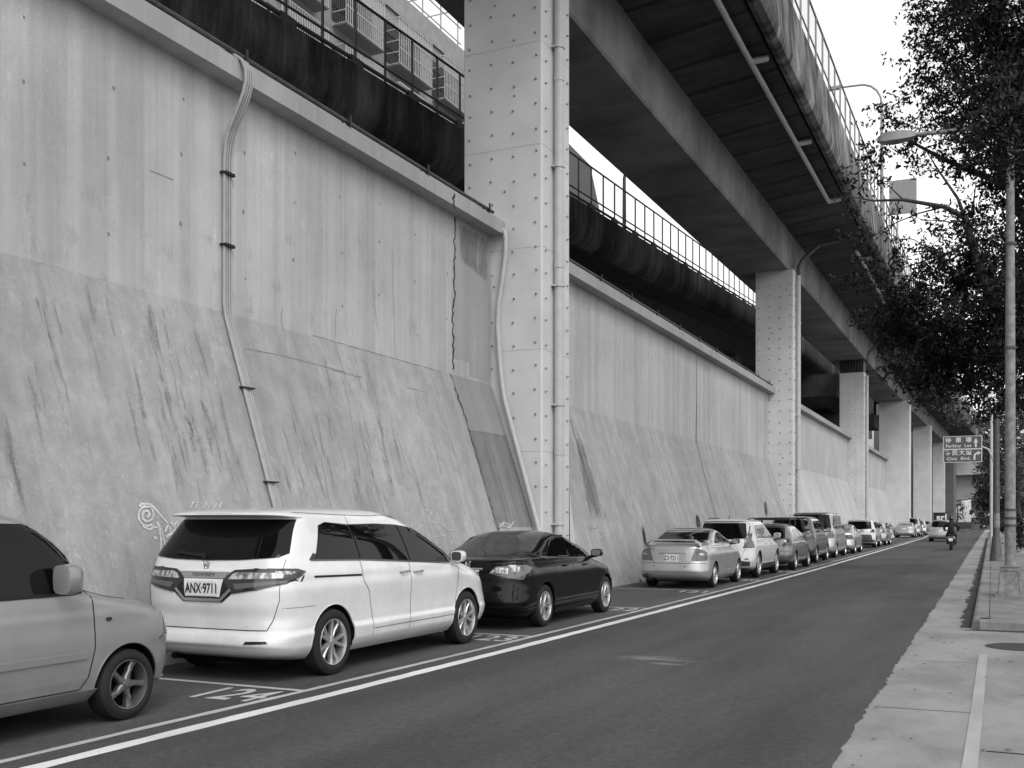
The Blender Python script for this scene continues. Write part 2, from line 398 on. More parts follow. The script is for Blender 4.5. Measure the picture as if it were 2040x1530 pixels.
# ------------------------------------------------------------------ retaining wall, one bay between each pair of columns
COLY = [19.9, 50.2, 80.4, 110.4]
def wall_bay(y0, y1, label, mw, mbt, holes=True):
    root = empty('retaining_wall', (XB, (y0 + y1) / 2, 0), label, 'wall', 'retaining wall bays between the columns')
    mb = MB(); n = 10; ys = [y0 + (y1 - y0) * i / n for i in range(n + 1)]
    for a, b in zip(ys[:-1], ys[1:]): mb.quad((XW, a, ZC), (XW, b, ZC), (XW, b, 7.675), (XW, a, 7.675))
    if holes:
        mb.cur = 1; y = y0 + .7; k = 0
        while y < y1:
            for z in (5.1 + .45 * (k % 2), 6.0 + .45 * (k % 2), 6.9 + .3 * (k % 2)):
                q = rng.uniform(.016, .030); yy = y + rng.uniform(-.06, .06); zz = z + rng.uniform(-.05, .05)
                mb.add([(XW + .003, yy + q * math.cos(t) * rng.uniform(.75, 1.1), zz + q * 1.25 * math.sin(t) * rng.uniform(.75, 1.1)) for t in [i * .7854 for i in range(8)]], [tuple(range(8))])
            y += 1.22; k += 1
    mb.build('upper_face', [mw, M['hole']], root)
    mb = MB()
    for a, b in zip(ys[:-1], ys[1:]): mb.quad((XB, a, 0), (XB, b, 0), (XW, b, ZC), (XW, a, ZC))
    mb.build('sloping_foot', mbt, root)
    mb = MB(); mb.box(-10.0, -9.39, y0, y1, 7.675, 7.945); mb.build('coping', M['coping'], root)
    mb = MB(); mb.box(-30, XW - .3, y0, y1, 0, 7.2); mb.build('backfill', M['earth'], root)
    return root
W1 = wall_bay(-6, 20.0, 'stained concrete retaining wall nearest the camera, behind the white minivan', M['wall'], M['batter'])
W2 = wall_bay(21.35, 50.3, 'concrete retaining wall between the two nearest bolted columns, behind the silver spoiler sedan', M['wall'], M['batter'])
W3 = wall_bay(51.65, 80.5, 'pale clean retaining wall between the second and third columns', M['wallfar'], M['wallfar'], False)
W4 = wall_bay(81.9, 110.5, 'short far stretch of retaining wall past the third column', M['wallfar'], M['wallfar'], False)
def wribbon(mb, pix, wd, off=.006): 
    pts = [on_wall(x, y, off) for x, y in pix]; 
    ribbon(mb, pts, wd, (1, 0, 0) if pts[0].z > ZC else BN)
# joints
mb = MB(); J = random.Random(5)
pts = [(905 + J.uniform(-2, 2) - (3 if y > 600 else 0), y) for y in range(432, 744, 8)]; wribbon(mb, pts, [J.uniform(.03, .07) for _ in pts])
pts = [(897 + (y - 744) * .335 - (0 if y < 860 else (y - 860) * .05) + J.uniform(-1.5, 1.5), y) for y in range(745, 1060, 8)]; wribbon(mb, pts, [J.uniform(.03, .07) for _ in pts])
mb.build('expansion_joint', M['joint'], W1)
mb = MB(); pts = [(905 + J.uniform(-3, 3), y) for y in range(386, 420, 5)]
p0 = [on_plane(x, y, (-9.385, 0, 0), (1, 0, 0)) for x, y in pts]; ribbon(mb, p0, [J.uniform(.03, .08) for _ in p0], (1, 0, 0)); mb.build('coping_crack', M['joint'], W1)
for px, pyt, pyc in ((1388, 705, 882), (1525, 788, 922)):
    mb = MB(); wribbon(mb, [(px, pyt), (px, (pyt + pyc) / 2), (px - 1, pyc)], .05)
    wribbon(mb, [(px, pyc + 1), (px + 14, pyc + 60), (px + 40, 1035)], .035); mb.build('expansion_joint', M['joint'], W2)
mb = MB(); wribbon(mb, [(1136, 836), (1150, 885), (1166, 935), (1180, 985), (1190, 1030)], .03); mb.build('expansion_joint', M['joint'], W2)
# cracks on the near bay
mb = MB()
for line in ([(563, 612), (559, 630), (561, 648), (570, 675)], [(670, 615), (667, 640), (668, 684)], [(668, 684), (676, 712), (690, 760)], [(743, 562), (746, 610), (752, 660)],
             [(780, 500), (783, 580), (786, 650), (787, 714)], [(623, 668), (700, 690), (787, 715), (880, 741)], [(690, 456), (690, 478)], [(300, 340), (345, 358)], [(490, 695), (560, 708), (690, 742)], [(660, 737), (720, 752)], [(812, 772), (845, 781)]):
    sub = []
    for (a, b), (c, d) in zip(line[:-1], line[1:]):
        n = max(2, int(math.hypot(c - a, d - b) / 7))
        sub += [(a + (c - a) * i / n + J.uniform(-1, 1), b + (d - b) * i / n) for i in range(n)]
    sub.append(line[-1]); wribbon(mb, sub, [J.uniform(.004, .011) for _ in sub])
mb.build('hairline_cracks', M['crack'], W1)
# dark run marks on the foot: tapered stains fading at their edges
def run_stain(px, py, ln, wd, slope=.22):
    """one trickle: starts at a point, widens, splits into a ragged end; width in metres"""
    n = max(6, int(ln / 6)); x = px; rows = []
    for i in range(n + 1):
        t = i / n; x += slope * ln / n + J.uniform(-.8, .8); c = on_wall(x, py + ln * t, .003); h = wd * (.25 + .9 * math.sin(math.pi * min(1, t * .8 + .08))) * J.uniform(.8, 1.2)
        e = min(1, t * 5, (1 - t) * 3.5 + .05); rows.append([(c + Vector((0, q * h, 0)), e * mm) for q, mm in ((-1, 0), (-.45, .62), (0, .95), (.45, .6), (1, 0))])
    return rows
ST = [(245, 750, 190, .05, .26), (268, 765, 200, .06, .28), (330, 670, 170, .06, .2), (345, 720, 230, .10, .26), (365, 780, 200, .13, .28), (388, 735, 190, .11, .24), (402, 790, 180, .09, .25), (300, 790, 150, .05, .25), (320, 600, 140, .05, .2), (170, 545, 120, .07, .2), (290, 585, 150, .12, .2), (205, 570, 130, .06, .2),
          (575, 780, 140, .07, .3), (613, 835, 100, .05, .3), (690, 790, 220, .07, .16), (745, 790, 230, .09, .2), (770, 810, 190, .07, .22), (650, 895, 100, .04, .2), (620, 905, 120, .06, .3), (760, 890, 140, .10, .2), (850, 830, 170, .04, .25), (720, 720, 120, .05, .2), (640, 690, 110, .06, .2), (820, 760, 120, .06, .22),
          (0, 820, 190, .06, .26), (12, 880, 150, .05, .26), (440, 870, 140, .06, .27), (465, 890, 120, .07, .28), (560, 905, 120, .08, .28), (590, 920, 100, .10, .28), (700, 920, 110, .07, .25), (735, 925, 100, .08, .22), (820, 920, 100, .06, .25), (545, 915, 110, .05, .3), (480, 690, 110, .03, .2), (410, 620, 90, .03, .22)]
for k in range(70):
    x = J.gauss(J.choice((350, 380, 620, 700, 760, 60)), 55); x = min(max(x, 0), 880); y = 505 + x * .265 + J.uniform(20, 330); ST.append((x, min(y, 940), J.uniform(70, 220), J.uniform(.02, .06), J.uniform(.20, .27)))
masked('run_stains', [run_stain(*a) for a in ST], M['stain'], W1)
masked('run_stains', [run_stain(*a) for a in [(1145, 860, 170, .09, .22), (1190, 885, 140, .05, .24), (1340, 930, 100, .04, .24), (1420, 950, 80, .04, .24), (1240, 880, 130, .04, .22), (1300, 900, 120, .05, .22), (1160, 960, 90, .08, .2)]], M['stain'], W2)
def blotch(px, py, rx, rz_, n=5, off=.004):
    c = on_wall(px, py, off); s = -1.35 / 4.5 if c.z < ZC else 0; rows = []
    for i in range(n * 2 + 1):
        v = (i - n) / n; rows.append([(c + Vector((-(v * rz_) * -s * (1 if c.z < ZC else 0) * -1 if False else v * rz_ * s, u * rx, v * rz_)), max(0, 1 - math.hypot(u, v))) for u in (-1, -.75, -.5, -.25, 0, .25, .5, .75, 1)])
    return rows
PL = []
for k in range(90):
    x = J.uniform(-20, 880); up = J.random() < .35; y = (J.uniform(330, 520) + x * .2) if up else (510 + x * .265 + J.uniform(30, 330))
    PL.append(blotch(x, min(y, 980), J.uniform(.08, .3), J.uniform(.12, .4)))
masked('pale_flaking', PL, M['paleflake'], W1)
def patch_poly(pix, off): return [tuple(on_wall(x, y, off)) for x, y in pix]
# repaired strip beside the first column
mb = MB(); mb.add(patch_poly([(908, 424), (976, 462), (976, 758), (967, 762), (958, 756), (945, 753), (936, 750), (934, 722), (902, 714), (900, 600)], .003), [tuple(range(10))]); mb.build('repair_patch', M['coping'], W1)
def soft_quad(q, n=14, off=.006, edge=.12):
    rows = []
    for i in range(n + 1):
        v = i / n; rows.append([(on_wall((q[0][0] * (1 - u) + q[1][0] * u) * (1 - v) + (q[3][0] * (1 - u) + q[2][0] * u) * v, (q[0][1] * (1 - u) + q[1][1] * u) * (1 - v) + (q[3][1] * (1 - u) + q[2][1] * u) * v, off), min(1, .02 + min(u, 1 - u, v, 1 - v) / edge)) for u in [k / 10 for k in range(11)]])
    return rows
masked('damp_patch', [soft_quad([(908, 436), (976, 470), (974, 575), (912, 520)])], M['damp'], W1)
mb = MB(); mb.add(patch_poly([(899, 742), (903, 716), (934, 722), (936, 750), (945, 753), (958, 756), (967, 762), (976, 758)], .006)[:1] + patch_poly([(898, 746), (974, 766), (1008, 868), (931, 856)], .006), [(1, 2, 3, 4)]); mb.build('repair_patch', M['patch'], W1)
mb = MB(); mb.add(patch_poly([(932, 857), (1008, 868), (1062, 1050), (988, 1050)], .006), [(0, 1, 2, 3)]); mb.build('repair_patch', M['patchdark'], W1)
masked('damp_patch', [soft_quad([(1138, 838), (1152, 840), (1220, 1065), (1175, 1065)], edge=.25)], M['damp'], W2)
# soot smudges left by exhausts
for px, py, h, wd in ((1279, 1037, 110, .20), (1388, 1020, 45, .42), (1523, 994, 40, .42), (1275, 1150, 30, .15)):
    rows = []; n = 14
    for i in range(n + 1):
        t = i / n; c = on_wall(px + h * t * .13, py + h * t, .005); hh = wd * (.45 + .75 * math.sin(math.pi * (t * .8 + .1)))
        rows.append([(c + Vector((0, u * hh, 0)), min(1, (1 - abs(u)) * 1.5) * min(1, t * 5, (1 - t) * 4)) for u in (-1, -.7, -.35, 0, .35, .7, 1)])
    masked('soot_smudge', [rows], M['sootsoft'], W2)
# graffiti
def scrib(strokes, wd, mat, wall, name='graffiti', label=None):
    mb = MB()
    for st in strokes: wribbon(mb, st, [wd * J.uniform(.6, 1.2) for _ in st], .008)
    o = mb.build(name, mat, wall)
    if label: o['label'] = label
sw = [(292 + (20 - i * .55) * math.cos(i * .42 + 1), 1026 + (23 - i * .62) * math.sin(i * .42 + 1)) for i in range(32)]
out = [(276, 1010), (282, 1004), (300, 1006), (310, 1016), (322, 1030), (333, 1042)]
legs = [[(283, 1048), (296, 1055), (308, 1050), (316, 1052), (320, 1075), (320, 1100), (312, 1115)], [(312, 1040), (322, 1060), (328, 1085), (326, 1105)], [(306, 1072), (312, 1072)], [(328, 1060), (334, 1046), (342, 1062), (330, 1070)], [(338, 1040), (350, 1052), (344, 1064)], [(345, 1048), (352, 1038), (356, 1058)]]
scrib([sw, out] + legs, .034, M['chalk'], W1, label='pale chalky swirl of graffiti')
scrib([[(378, 1012), (384, 1001), (394, 1000), (388, 1012)], [(400, 1000), (402, 1012), (410, 1002), (416, 1012)], [(420, 1002), (424, 1013), (430, 1003), (436, 1012), (441, 1000)]], .02, M['chalk'], W1)
sc2 = []
for (x, y, n, s) in ((812, 1024, 9, 20), (858, 1022, 9, 22), (832, 1050, 7, 20), (880, 1060, 9, 26), (905, 1075, 8, 22), (868, 1040, 6, 14)):
    sc2.append([(x + J.uniform(-s, s) * .7, y + J.uniform(-s, s)) for _ in range(n)])
scrib(sc2, .014, M['chalk'], W1)
sc3 = [[(1000 + J.uniform(-12, 26), 1046 + J.uniform(-8, 10)) for _ in range(16)]]
scrib(sc3, .03, M['chalk'], W1)
scrib([[(982, 1031), (986, 1028), (987, 1033), (982, 1040), (988, 1040)], [(990, 1029), (990, 1040)], [(993, 1034), (995, 1028), (998, 1031), (998, 1038), (994, 1040), (993, 1034)], [(989, 1053), (994, 1050), (992, 1056), (997, 1050)]], .014, M['ink'], W1)
scrib([[(1168, 1058), (1169, 1048), (1174, 1050), (1174, 1060)], [(1178, 1050), (1177, 1058)], [(1181, 1053), (1187, 1053)], [(1196, 1062), (1201, 1064), (1203, 1072), (1196, 1078)], [(1199, 1025), (1203, 1023), (1204, 1032), (1200, 1035)], [(1206, 1024), (1206, 1034)]], .012, M['ink'], W2)

# ------------------------------------------------------------------ bolted steel-jacketed columns
def column(y0, x0, x1, d, ztop, label, bolts=2, pipe=True, foot=True):
    root = empty('column', ((x0 + x1) / 2, y0 + d / 2, 0), label, 'column', 'steel jacketed viaduct columns')
    mb = MB(); c = .03
    mb.sweep([], []) if False else None
    pl = [(x0 + c, y0), (x1 - c, y0), (x1, y0 + c), (x1, y0 + d - c), (x1 - c, y0 + d), (x0 + c, y0 + d), (x0, y0 + d - c), (x0, y0 + c)]
    k = len(pl); vs = [(x, y, z) for z in (0, ztop) for x, y in pl]
    mb.add(vs, [(i, (i + 1) % k, k + (i + 1) % k, k + i) for i in range(k)] + [tuple(range(k, 2 * k))])
    if foot:      # mortar skirt on the far side of the jacket
        mb.add([(x1 - .6, y0 + d, 2.3), (x1 + .0, y0 + d, 2.3), (x1 + .02, y0 + d + .62, 0), (x1 - .6, y0 + d + .62, 0), (x1 + .02, y0 + d, 0)], [(0, 1, 2, 3), (1, 4, 2)])
    if bolts:
        nx, ny = 4, 3; pitch = .50 if bolts == 2 else .6; z = .8; j = 0; br = .026 if y0 < 30 else .036
        while z < ztop - .3:
            for i in range(nx):
                x = x0 + .16 + (x1 - x0 - .30) * i / (nx - 1); mb.cur = 2
                zz = z + (.05 if i % 2 else 0) + rng.uniform(-.03, .03)
                mb.lathe([(br, 0), (br, -.018), (br * .45, -.03), (br * .4, -.055), (.001, -.057)], 7, 'y', (x + rng.uniform(-.02, .02), y0, zz))
            for i in range(ny):
                yy = y0 + .17 + (d - .34) * i / (ny - 1); zz = z + (.12 if i % 2 else 0) + rng.uniform(-.03, .03)
                mb.lathe([(br, 0), (br, .018), (br * .45, .03), (br * .4, .055), (.001, .057)], 7, 'x', (x1, yy, zz))
            z += pitch; j += 1
            if j % 4 == 0: 
                mb.lathe([(br, 0), (br, -.018), (.001, -.04)], 7, 'y', (x0 + rng.uniform(.3, 1.5), y0, z - .2))
        mb.cur = 1; z = .9
        while z < ztop:
            z += 2.15
            if z > ztop - .1: break
            mb.box(x0 + .03, x1 - .03, y0 - .003, y0, z, z + .007); mb.box(x1, x1 + .003, y0 + .03, y0 + d - .03, z, z + .007)
    mb.build('jacket', [M['jacket'], M['jseam'], M['bolt']], root)
    if pipe:
        px, py = x1 + .13, y0 + .62
        dp = empty('drain_pipe', (px, py, .9), pipe, 'pipe', 'drain pipes down the columns')
        mb = MB(); mb.tube([(px, py, .95), (px, py, ztop - .2)], .105, 14); z = 3
        while z < ztop: mb.tube([(px, py, z), (px, py, z + .12)], .116, 14); z += 4.0
        mb.build('pipe', M['pipe'], dp, smooth=50)
        z = 1.5
        while z < ztop:
            mb = MB(); mb.tube([(px, py, z), (px, py, z + .05)], .125, 14); mb.box(x1, px + .02, py - .15, py + .15, z + .005, z + .04)
            mb.build('pipe_clamp', M['pipe'], dp); z += 2.55
    return root
column(19.9, -10.38, -8.53, 1.55, 14.2, 'nearest bolted steel column, rising in front of the near wall to the top of the picture', 2, 'thick pale drain pipe strapped to the nearest column')
column(50.2, -10.33, -8.53, 1.55, 13.55, 'second bolted column, standing behind the dark green people carrier and roof rack car', 2, 'pale drain pipe down the second column')
column(80.4, -10.30, -8.53, 1.55, 12.6, 'third bolted column, topped by a dark slatted box', 1, 'pale drain pipe down the third column')
column(110.4, -10.3, -7.40, 1.9, 13.6, 'wide fourth column partly behind hanging leaves', 0, None, False)
column(140.4, -9.0, -6.9, 1.9, 13.6, 'fifth column in the distance left of the road sign', 0, None, False)
column(170.4, -8.15, -6.45, 1.9, 13.6, 'last slim column directly left of the road sign', 0, None, False)
mb = MB(); mb.box(-10.28, -8.6, 80.45, 81.9, 12.6, 14.0); bx = tag(mb.build('bearing_box', M['darkmetal']), 'dark slatted bearing box on top of the third column', 'bearing box')
for i in range(8):
    mb = MB(); x = -10.2 + i * .2; mb.box(x, x + .05, 80.38, 80.45, 12.65, 13.9); mb.build('slat', M['poledark'], bx, org=(0, 0, 0))

# ------------------------------------------------------------------ main viaduct
def vdx(y): return 1.5e-4 * max(0, y - 45) ** 2 + (0.012 * max(0, y - 28) if y < 60 else .012 * 32)
VY = [-14 + 6 * i for i in range(46)]
V = empty('viaduct', (-9, 60, 0), 'elevated road viaduct running overhead on the columns', 'viaduct')
pth = [(vdx(y), y, 0) for y in VY]
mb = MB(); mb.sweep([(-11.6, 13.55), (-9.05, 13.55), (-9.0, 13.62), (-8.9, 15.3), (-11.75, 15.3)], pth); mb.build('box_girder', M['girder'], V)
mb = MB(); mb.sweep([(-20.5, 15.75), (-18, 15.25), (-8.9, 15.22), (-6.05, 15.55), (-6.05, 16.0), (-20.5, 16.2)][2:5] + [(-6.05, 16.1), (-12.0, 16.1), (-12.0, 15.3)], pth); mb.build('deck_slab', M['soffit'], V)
mb = MB(); mb.sweep([(-6.04, 15.75), (-5.95, 15.52), (-5.78, 15.45), (-5.62, 15.55), (-5.55, 15.8), (-5.60, 16.3), (-5.70, 17.75), (-5.95, 17.75), (-6.04, 16.4)], pth); mb.build('parapet', M['fascia'], V, smooth=40)
mb = MB()
for h, r in ((17.8, .035), (18.35, .03), (19.55, .04)): mb.tube([(x - 5.8, y, h) for x, y, z in pth], r, 6)
for i in range(140):
    y = 2 + i * 1.5; mb.bar((vdx(y) - 5.8, y, 17.7), (vdx(y) - 5.8, y, 19.55), .06)
mb.build('railing', M['lampgrey'], V)
mb = MB()
for a, b in zip(pth[:-1], pth[1:]): mb.quad((a[0] - 5.83, a[1], 17.85), (b[0] - 5.83, b[1], 17.85), (b[0] - 5.83, b[1], 19.5), (a[0] - 5.83, a[1], 19.5))
mb.build('clear_screen', M['screen'], V)
mb = MB(); mb.tube([(vdx(y) - 6.55, y, 15.28) for y in range(-6, 50, 4)], .085, 10)
for y in (16, 23.5, 31, 38.5, 46): mb.tube([(vdx(y) - 6.55, y, 15.30), (vdx(y) - 6.1, y + .25, 15.42)], .10, 10)
mb.tube([(vdx(y) - 6.55, y, 15.28) for y in range(55, 110, 5)], .085, 8)
for y in (57, 65, 73, 81): mb.tube([(vdx(y) - 6.55, y, 15.30), (vdx(y) - 6.1, y + .25, 15.42)], .10, 10)
mb.build('drain_line', M['pipe'], V, smooth=50)
for y in (50.9, 81.1):
    mb = MB(); mb.tube([(-8.40, y, 13.3), (-8.40, y, 13.8), (-8.3, y + .4, 14.2), (-7.6, y + 1.0, 15.0), (-6.7 + vdx(y), y + 1.2, 15.2)], .10, 8); mb.build('drain_elbow', M['poledark'], V)

# ------------------------------------------------------------------ ramp viaduct behind the wall
def rz(y):
    z = 13.1 + .060 * (y - 34)
    return z if y < 80 else 15.86 + .035 * (y - 80) - .0005 * (y - 80) ** 2
RPV = empty('ramp_viaduct', (-17, 60, 0), 'sooty dark ramp viaduct climbing behind the retaining wall', 'viaduct')
rp = [(0, y, rz(y)) for y in range(-20, 131, 5)]
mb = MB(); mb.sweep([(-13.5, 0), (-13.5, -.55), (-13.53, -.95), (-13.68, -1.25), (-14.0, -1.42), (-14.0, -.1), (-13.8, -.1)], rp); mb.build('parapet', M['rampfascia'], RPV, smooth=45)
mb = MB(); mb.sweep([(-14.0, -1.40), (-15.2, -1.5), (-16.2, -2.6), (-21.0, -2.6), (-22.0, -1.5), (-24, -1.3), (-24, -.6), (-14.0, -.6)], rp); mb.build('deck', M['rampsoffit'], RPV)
mb = MB()
mb.tube([(-13.6, y, z + .16) for x, y, z in rp], .05, 6); mb.tube([(-13.6, y, z + .42) for x, y, z in rp], .03, 6); mb.tube([(-13.6, y, z + 1.6) for x, y, z in rp], .035, 6)
y = 10.0; k = 0
while y < 128:
    mb.bar((-13.6, y, rz(y) - .05), (-13.6, y, rz(y) + 1.6), .05)
    if k % 2 == 0: mb.box(-13.66, -13.54, y - .25, y + .25, rz(y) - .1, rz(y) + .2)
    y += 1.32; k += 1
mb.build('railing', M['raildark'], RPV)
mb = MB()
for a, b in zip(rp[5:-1], rp[6:]): mb.quad((-13.62, a[1], a[2] + .44), (-13.62, b[1], b[2] + .44), (-13.62, b[1], b[2] + 1.57), (-13.62, a[1], a[2] + 1.57))
mb.build('clear_screen', M['screen'], RPV)
for y in (38, 68, 98, 128):
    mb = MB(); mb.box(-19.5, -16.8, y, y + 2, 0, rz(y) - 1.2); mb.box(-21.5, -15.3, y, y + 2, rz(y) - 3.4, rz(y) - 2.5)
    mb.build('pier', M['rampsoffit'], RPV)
# dark decks beyond, added to darken the gaps between the far columns
B = empty('backdrop_deck', (-30, 130, 0), 'dark broad deck added to darken the gaps between the far columns', 'viaduct')
mb = MB(); mb.box(-40, -12, 92, 93.5, 12.3, 14.2); mb.build('cross_beam', M['rampsoffit'], B); mb = MB(); mb.box(-48, -11.5, 118, 124, 11.8, 13.2); mb.build('cross_beam', M['rampsoffit'], B)
mb = MB(); mb.box(-60, -13.5, 150, 153, 15.2, 22.5); mb.build('cross_beam', M['rampsoffit'], B)
mb = MB(); mb.box(-46, -26, 30, 190, 12.3, 13.8); mb.build('deck', M['rampsoffit'], B)
for y in (100, 135, 160):
    mb = MB(); mb.box(-30, -28, y, y + 2, 0, 12.3); mb.build('pier', M['rampsoffit'], B)

# ------------------------------------------------------------------ pipes on the wall
root = empty('conduit_bundle', (-9.0, 11.6, 0), 'four pale conduits clamped side by side down the near wall', 'pipes')
def cond(off):
    y = 11.42 + off
    pts = [(-9.80, y - .62, 8.02), (-9.62, y - .34, 8.04), (-9.47, y - .12, 8.02), (-9.36, y - .01, 7.94), (-9.325, y + .03, 7.82), (-9.325, y + .04, 7.66), (-9.36, y + .03, 7.5), (-9.45, y + .01, 7.28), (-9.57, y, 7.05), (-9.64, y, 6.85), (-9.665, y, 6.6)]
    pts += [(-9.668, y, 5.5), (-9.668, y, 4.6)]
    for t in (.02, .08, .3, .6, .85, .99):
        p = Vector((XW + (XB - XW) * t, y, ZC * (1 - t))) + BN * .034; pts.append(tuple(p))
    return pts
for k in range(4):
    o = [-.072, -.018, .030, .072][k]; mb = MB(); mb.tube(cond(o), [.025, .016, .016, .013][k], 10); mb.build('conduit', M['cond'], root, smooth=60)
for z in (6.42, 5.42):
    mb = MB(); mb.box(XW, XW + .075, 11.29, 11.54, z, z + .022)
    for k in range(4): mb.box(XW + .05, XW + .085, 11.335 + .05 * k, 11.365 + .05 * k, z - .012, z + .034)
    mb.build('clamp', M['darkmetal'], root)
for t in (.24, .53, .83):
    p = Vector((XW + (XB - XW) * t, 11.42, ZC * (1 - t))); mb = MB()
    mb.bar(p + BN * .035 + Vector((0, -.13, 0)), p + BN * .035 + Vector((0, .12, 0)), .09, .02); mb.build('clamp', M['darkmetal'], root)
def coping_pipes(y0, y1, label):
    rt = empty('cable_pipe', (-9.45, (y0 + y1) / 2, 7.95), label, 'pipes', 'twin cable pipes along the wall top')
    for k, (x, z) in enumerate(((-9.43, 8.03), (-9.60, 8.06))):
        mb = MB(); mb.tube([(x, y0, z), (x, y1, z)], .035, 8); mb.build('pipe', M['pipegrey'] if k else M['poledark'], rt)
    y = y0 + 1.8
    while y < y1:
        mb = MB(); mb.box(-9.66, -9.38, y, y + .06, 7.945, 7.985)
        for x in (-9.66, -9.53, -9.38): mb.box(x, x + .02, y, y + .04, 7.95, 8.13)
        mb.build('bracket', M['darkmetal'], rt); y += 2.55
coping_pipes(2, 19.4, 'twin dark cable pipes along the top of the near wall')
coping_pipes(21.5, 49.8, 'twin dark cable pipes along the wall top between the two nearest columns')
# single white conduit sweeping down beside the nearest column
root = empty('swept_conduit', (-8.6, 19.7, 0), 'single white pipe bending down beside the nearest column', 'pipe')
pp = [(-9.62, 19.82, 7.78), (-9.42, 19.80, 7.77), (-9.34, 19.79, 7.70), (-9.32, 19.79, 7.55), (-9.33, 19.79, 7.2), (-9.40, 19.79, 6.7), (-9.49, 19.79, 6.2), (-9.51, 19.79, 5.7), (-9.46, 19.79, 5.0), (-9.42, 19.79, 4.6), (-9.36, 19.79, 4.2), (-8.50, 19.79, 1.2), (-8.2, 19.79, .15)]
mb = MB(); mb.tube(pp, .055, 10); mb.build('pipe', M['pipe'], root, smooth=60)

# fallen leaves and grit on the gutter and pavement
mb = MB(); G = random.Random(21)
for k in range(150):
    y = G.uniform(5, 40) if k % 3 else G.uniform(5, 16); x = G.uniform(-.9, 1.2) if y < 16.4 else (G.uniform(-.62, -.29) if k % 2 else G.uniform(-.2, 1.5)); z = .003 if y < 16.4 or x < -.28 else .158; a = G.uniform(0, 6.3); s = G.uniform(.012, .04)
    c, d = math.cos(a) * s, math.sin(a) * s
    mb.add([(x - c, y - d, z), (x + d * .45, y - c * .45, z + .006), (x + c, y + d, z + .002), (x - d * .45, y + c * .45, z + .005)], [(0, 1, 2, 3)])
tag(mb.build('fallen_leaves', M['grime']), 'small dark fallen leaves scattered on the pale gutter and pavement', 'leaves', kind='stuff')
# ------------------------------------------------------------------ cars
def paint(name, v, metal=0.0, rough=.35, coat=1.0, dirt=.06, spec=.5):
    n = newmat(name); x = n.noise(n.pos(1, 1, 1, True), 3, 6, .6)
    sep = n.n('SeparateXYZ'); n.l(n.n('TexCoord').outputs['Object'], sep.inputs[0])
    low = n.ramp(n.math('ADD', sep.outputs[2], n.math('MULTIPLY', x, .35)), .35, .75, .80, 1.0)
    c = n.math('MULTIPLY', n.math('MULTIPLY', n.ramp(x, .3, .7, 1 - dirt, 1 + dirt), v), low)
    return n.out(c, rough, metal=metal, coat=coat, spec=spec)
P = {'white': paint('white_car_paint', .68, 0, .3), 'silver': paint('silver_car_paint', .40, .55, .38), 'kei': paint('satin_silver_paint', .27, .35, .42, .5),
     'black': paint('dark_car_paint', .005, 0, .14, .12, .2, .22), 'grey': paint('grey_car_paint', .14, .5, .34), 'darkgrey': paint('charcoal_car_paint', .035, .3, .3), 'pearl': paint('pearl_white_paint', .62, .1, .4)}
M['glass'] = newmat('tinted_glass').out(.004, .02, spec=.22)
M['glasslite'] = newmat('lighter_glass').out(.03, .03, spec=.5)
M['tyre'] = plain('tyre_rubber', .014, .75, var=.2, spec=.3)
M['rim'] = plain('alloy_rim', .46, .28, metal=.75, var=.05)
M['rimdark'] = plain('dull_alloy_rim', .15, .35, metal=.6, var=.08)
M['well'] = plain('wheel_well', .006, .95, spec=.1)
M['gap'] = plain('panel_gap', .012, .9)
M['gapsoft'] = plain('soft_panel_gap', .10, .8)
M['chrome'] = newmat('chrome').out(.62, .1, metal=1.0)
M['mirror'] = newmat('mirror_glass').out(.42, .08, metal=1.0)
M['trim'] = plain('black_trim', .010, .35)
M['clad'] = plain('grey_cladding', .035, .6)
M['lampdark'] = newmat('tail_lamp_dark').out(.018, .06, coat=.6, spec=.55)
M['lampmid'] = newmat('tail_lamp_red').out(.09, .08, coat=.6, spec=.55)
def lampclear():
    n = newmat('clear_lamp'); x = n.noise(n.pos(22, 22, 9, True), 1, 3, .6)
    return n.out(n.ramp(x, .38, .62, .14, .62), .14, metal=.3, coat=.5)
M['lampclear'] = lampclear()
M['plate'] = plain('plate_white', .70, .5, var=.03)
M['plateink'] = plain('plate_ink', .012, .5)

def mono(xs, ys, x):
    """monotone cubic interpolation of the rows ys over xs"""
    xs = np.asarray(xs, float); ys = np.asarray(ys, float); h = np.diff(xs)[:, None]; d = np.diff(ys, axis=0) / h
    m = np.zeros_like(ys); m[0], m[-1] = d[0], d[-1]
    a, b = d[:-1], d[1:]; w1 = 2 * h[1:] + h[:-1]; w2 = h[1:] + 2 * h[:-1]
    ok = a * b > 0; den = np.where(ok, w1 / np.where(ok, a, 1) + w2 / np.where(ok, b, 1), 1); m[1:-1] = np.where(ok, (w1 + w2) / den, 0)
    i = np.clip(np.searchsorted(xs, x, 'right') - 1, 0, len(xs) - 2); t = ((x - xs[i]) / (xs[i + 1] - xs[i]))[:, None]; hh = (xs[i + 1] - xs[i])[:, None]
    return (1 + 2 * t) * (1 - t) ** 2 * ys[i] + t * (1 - t) ** 2 * hh * m[i] + t * t * (3 - 2 * t) * ys[i + 1] + t * t * (t - 1) * hh * m[i + 1]
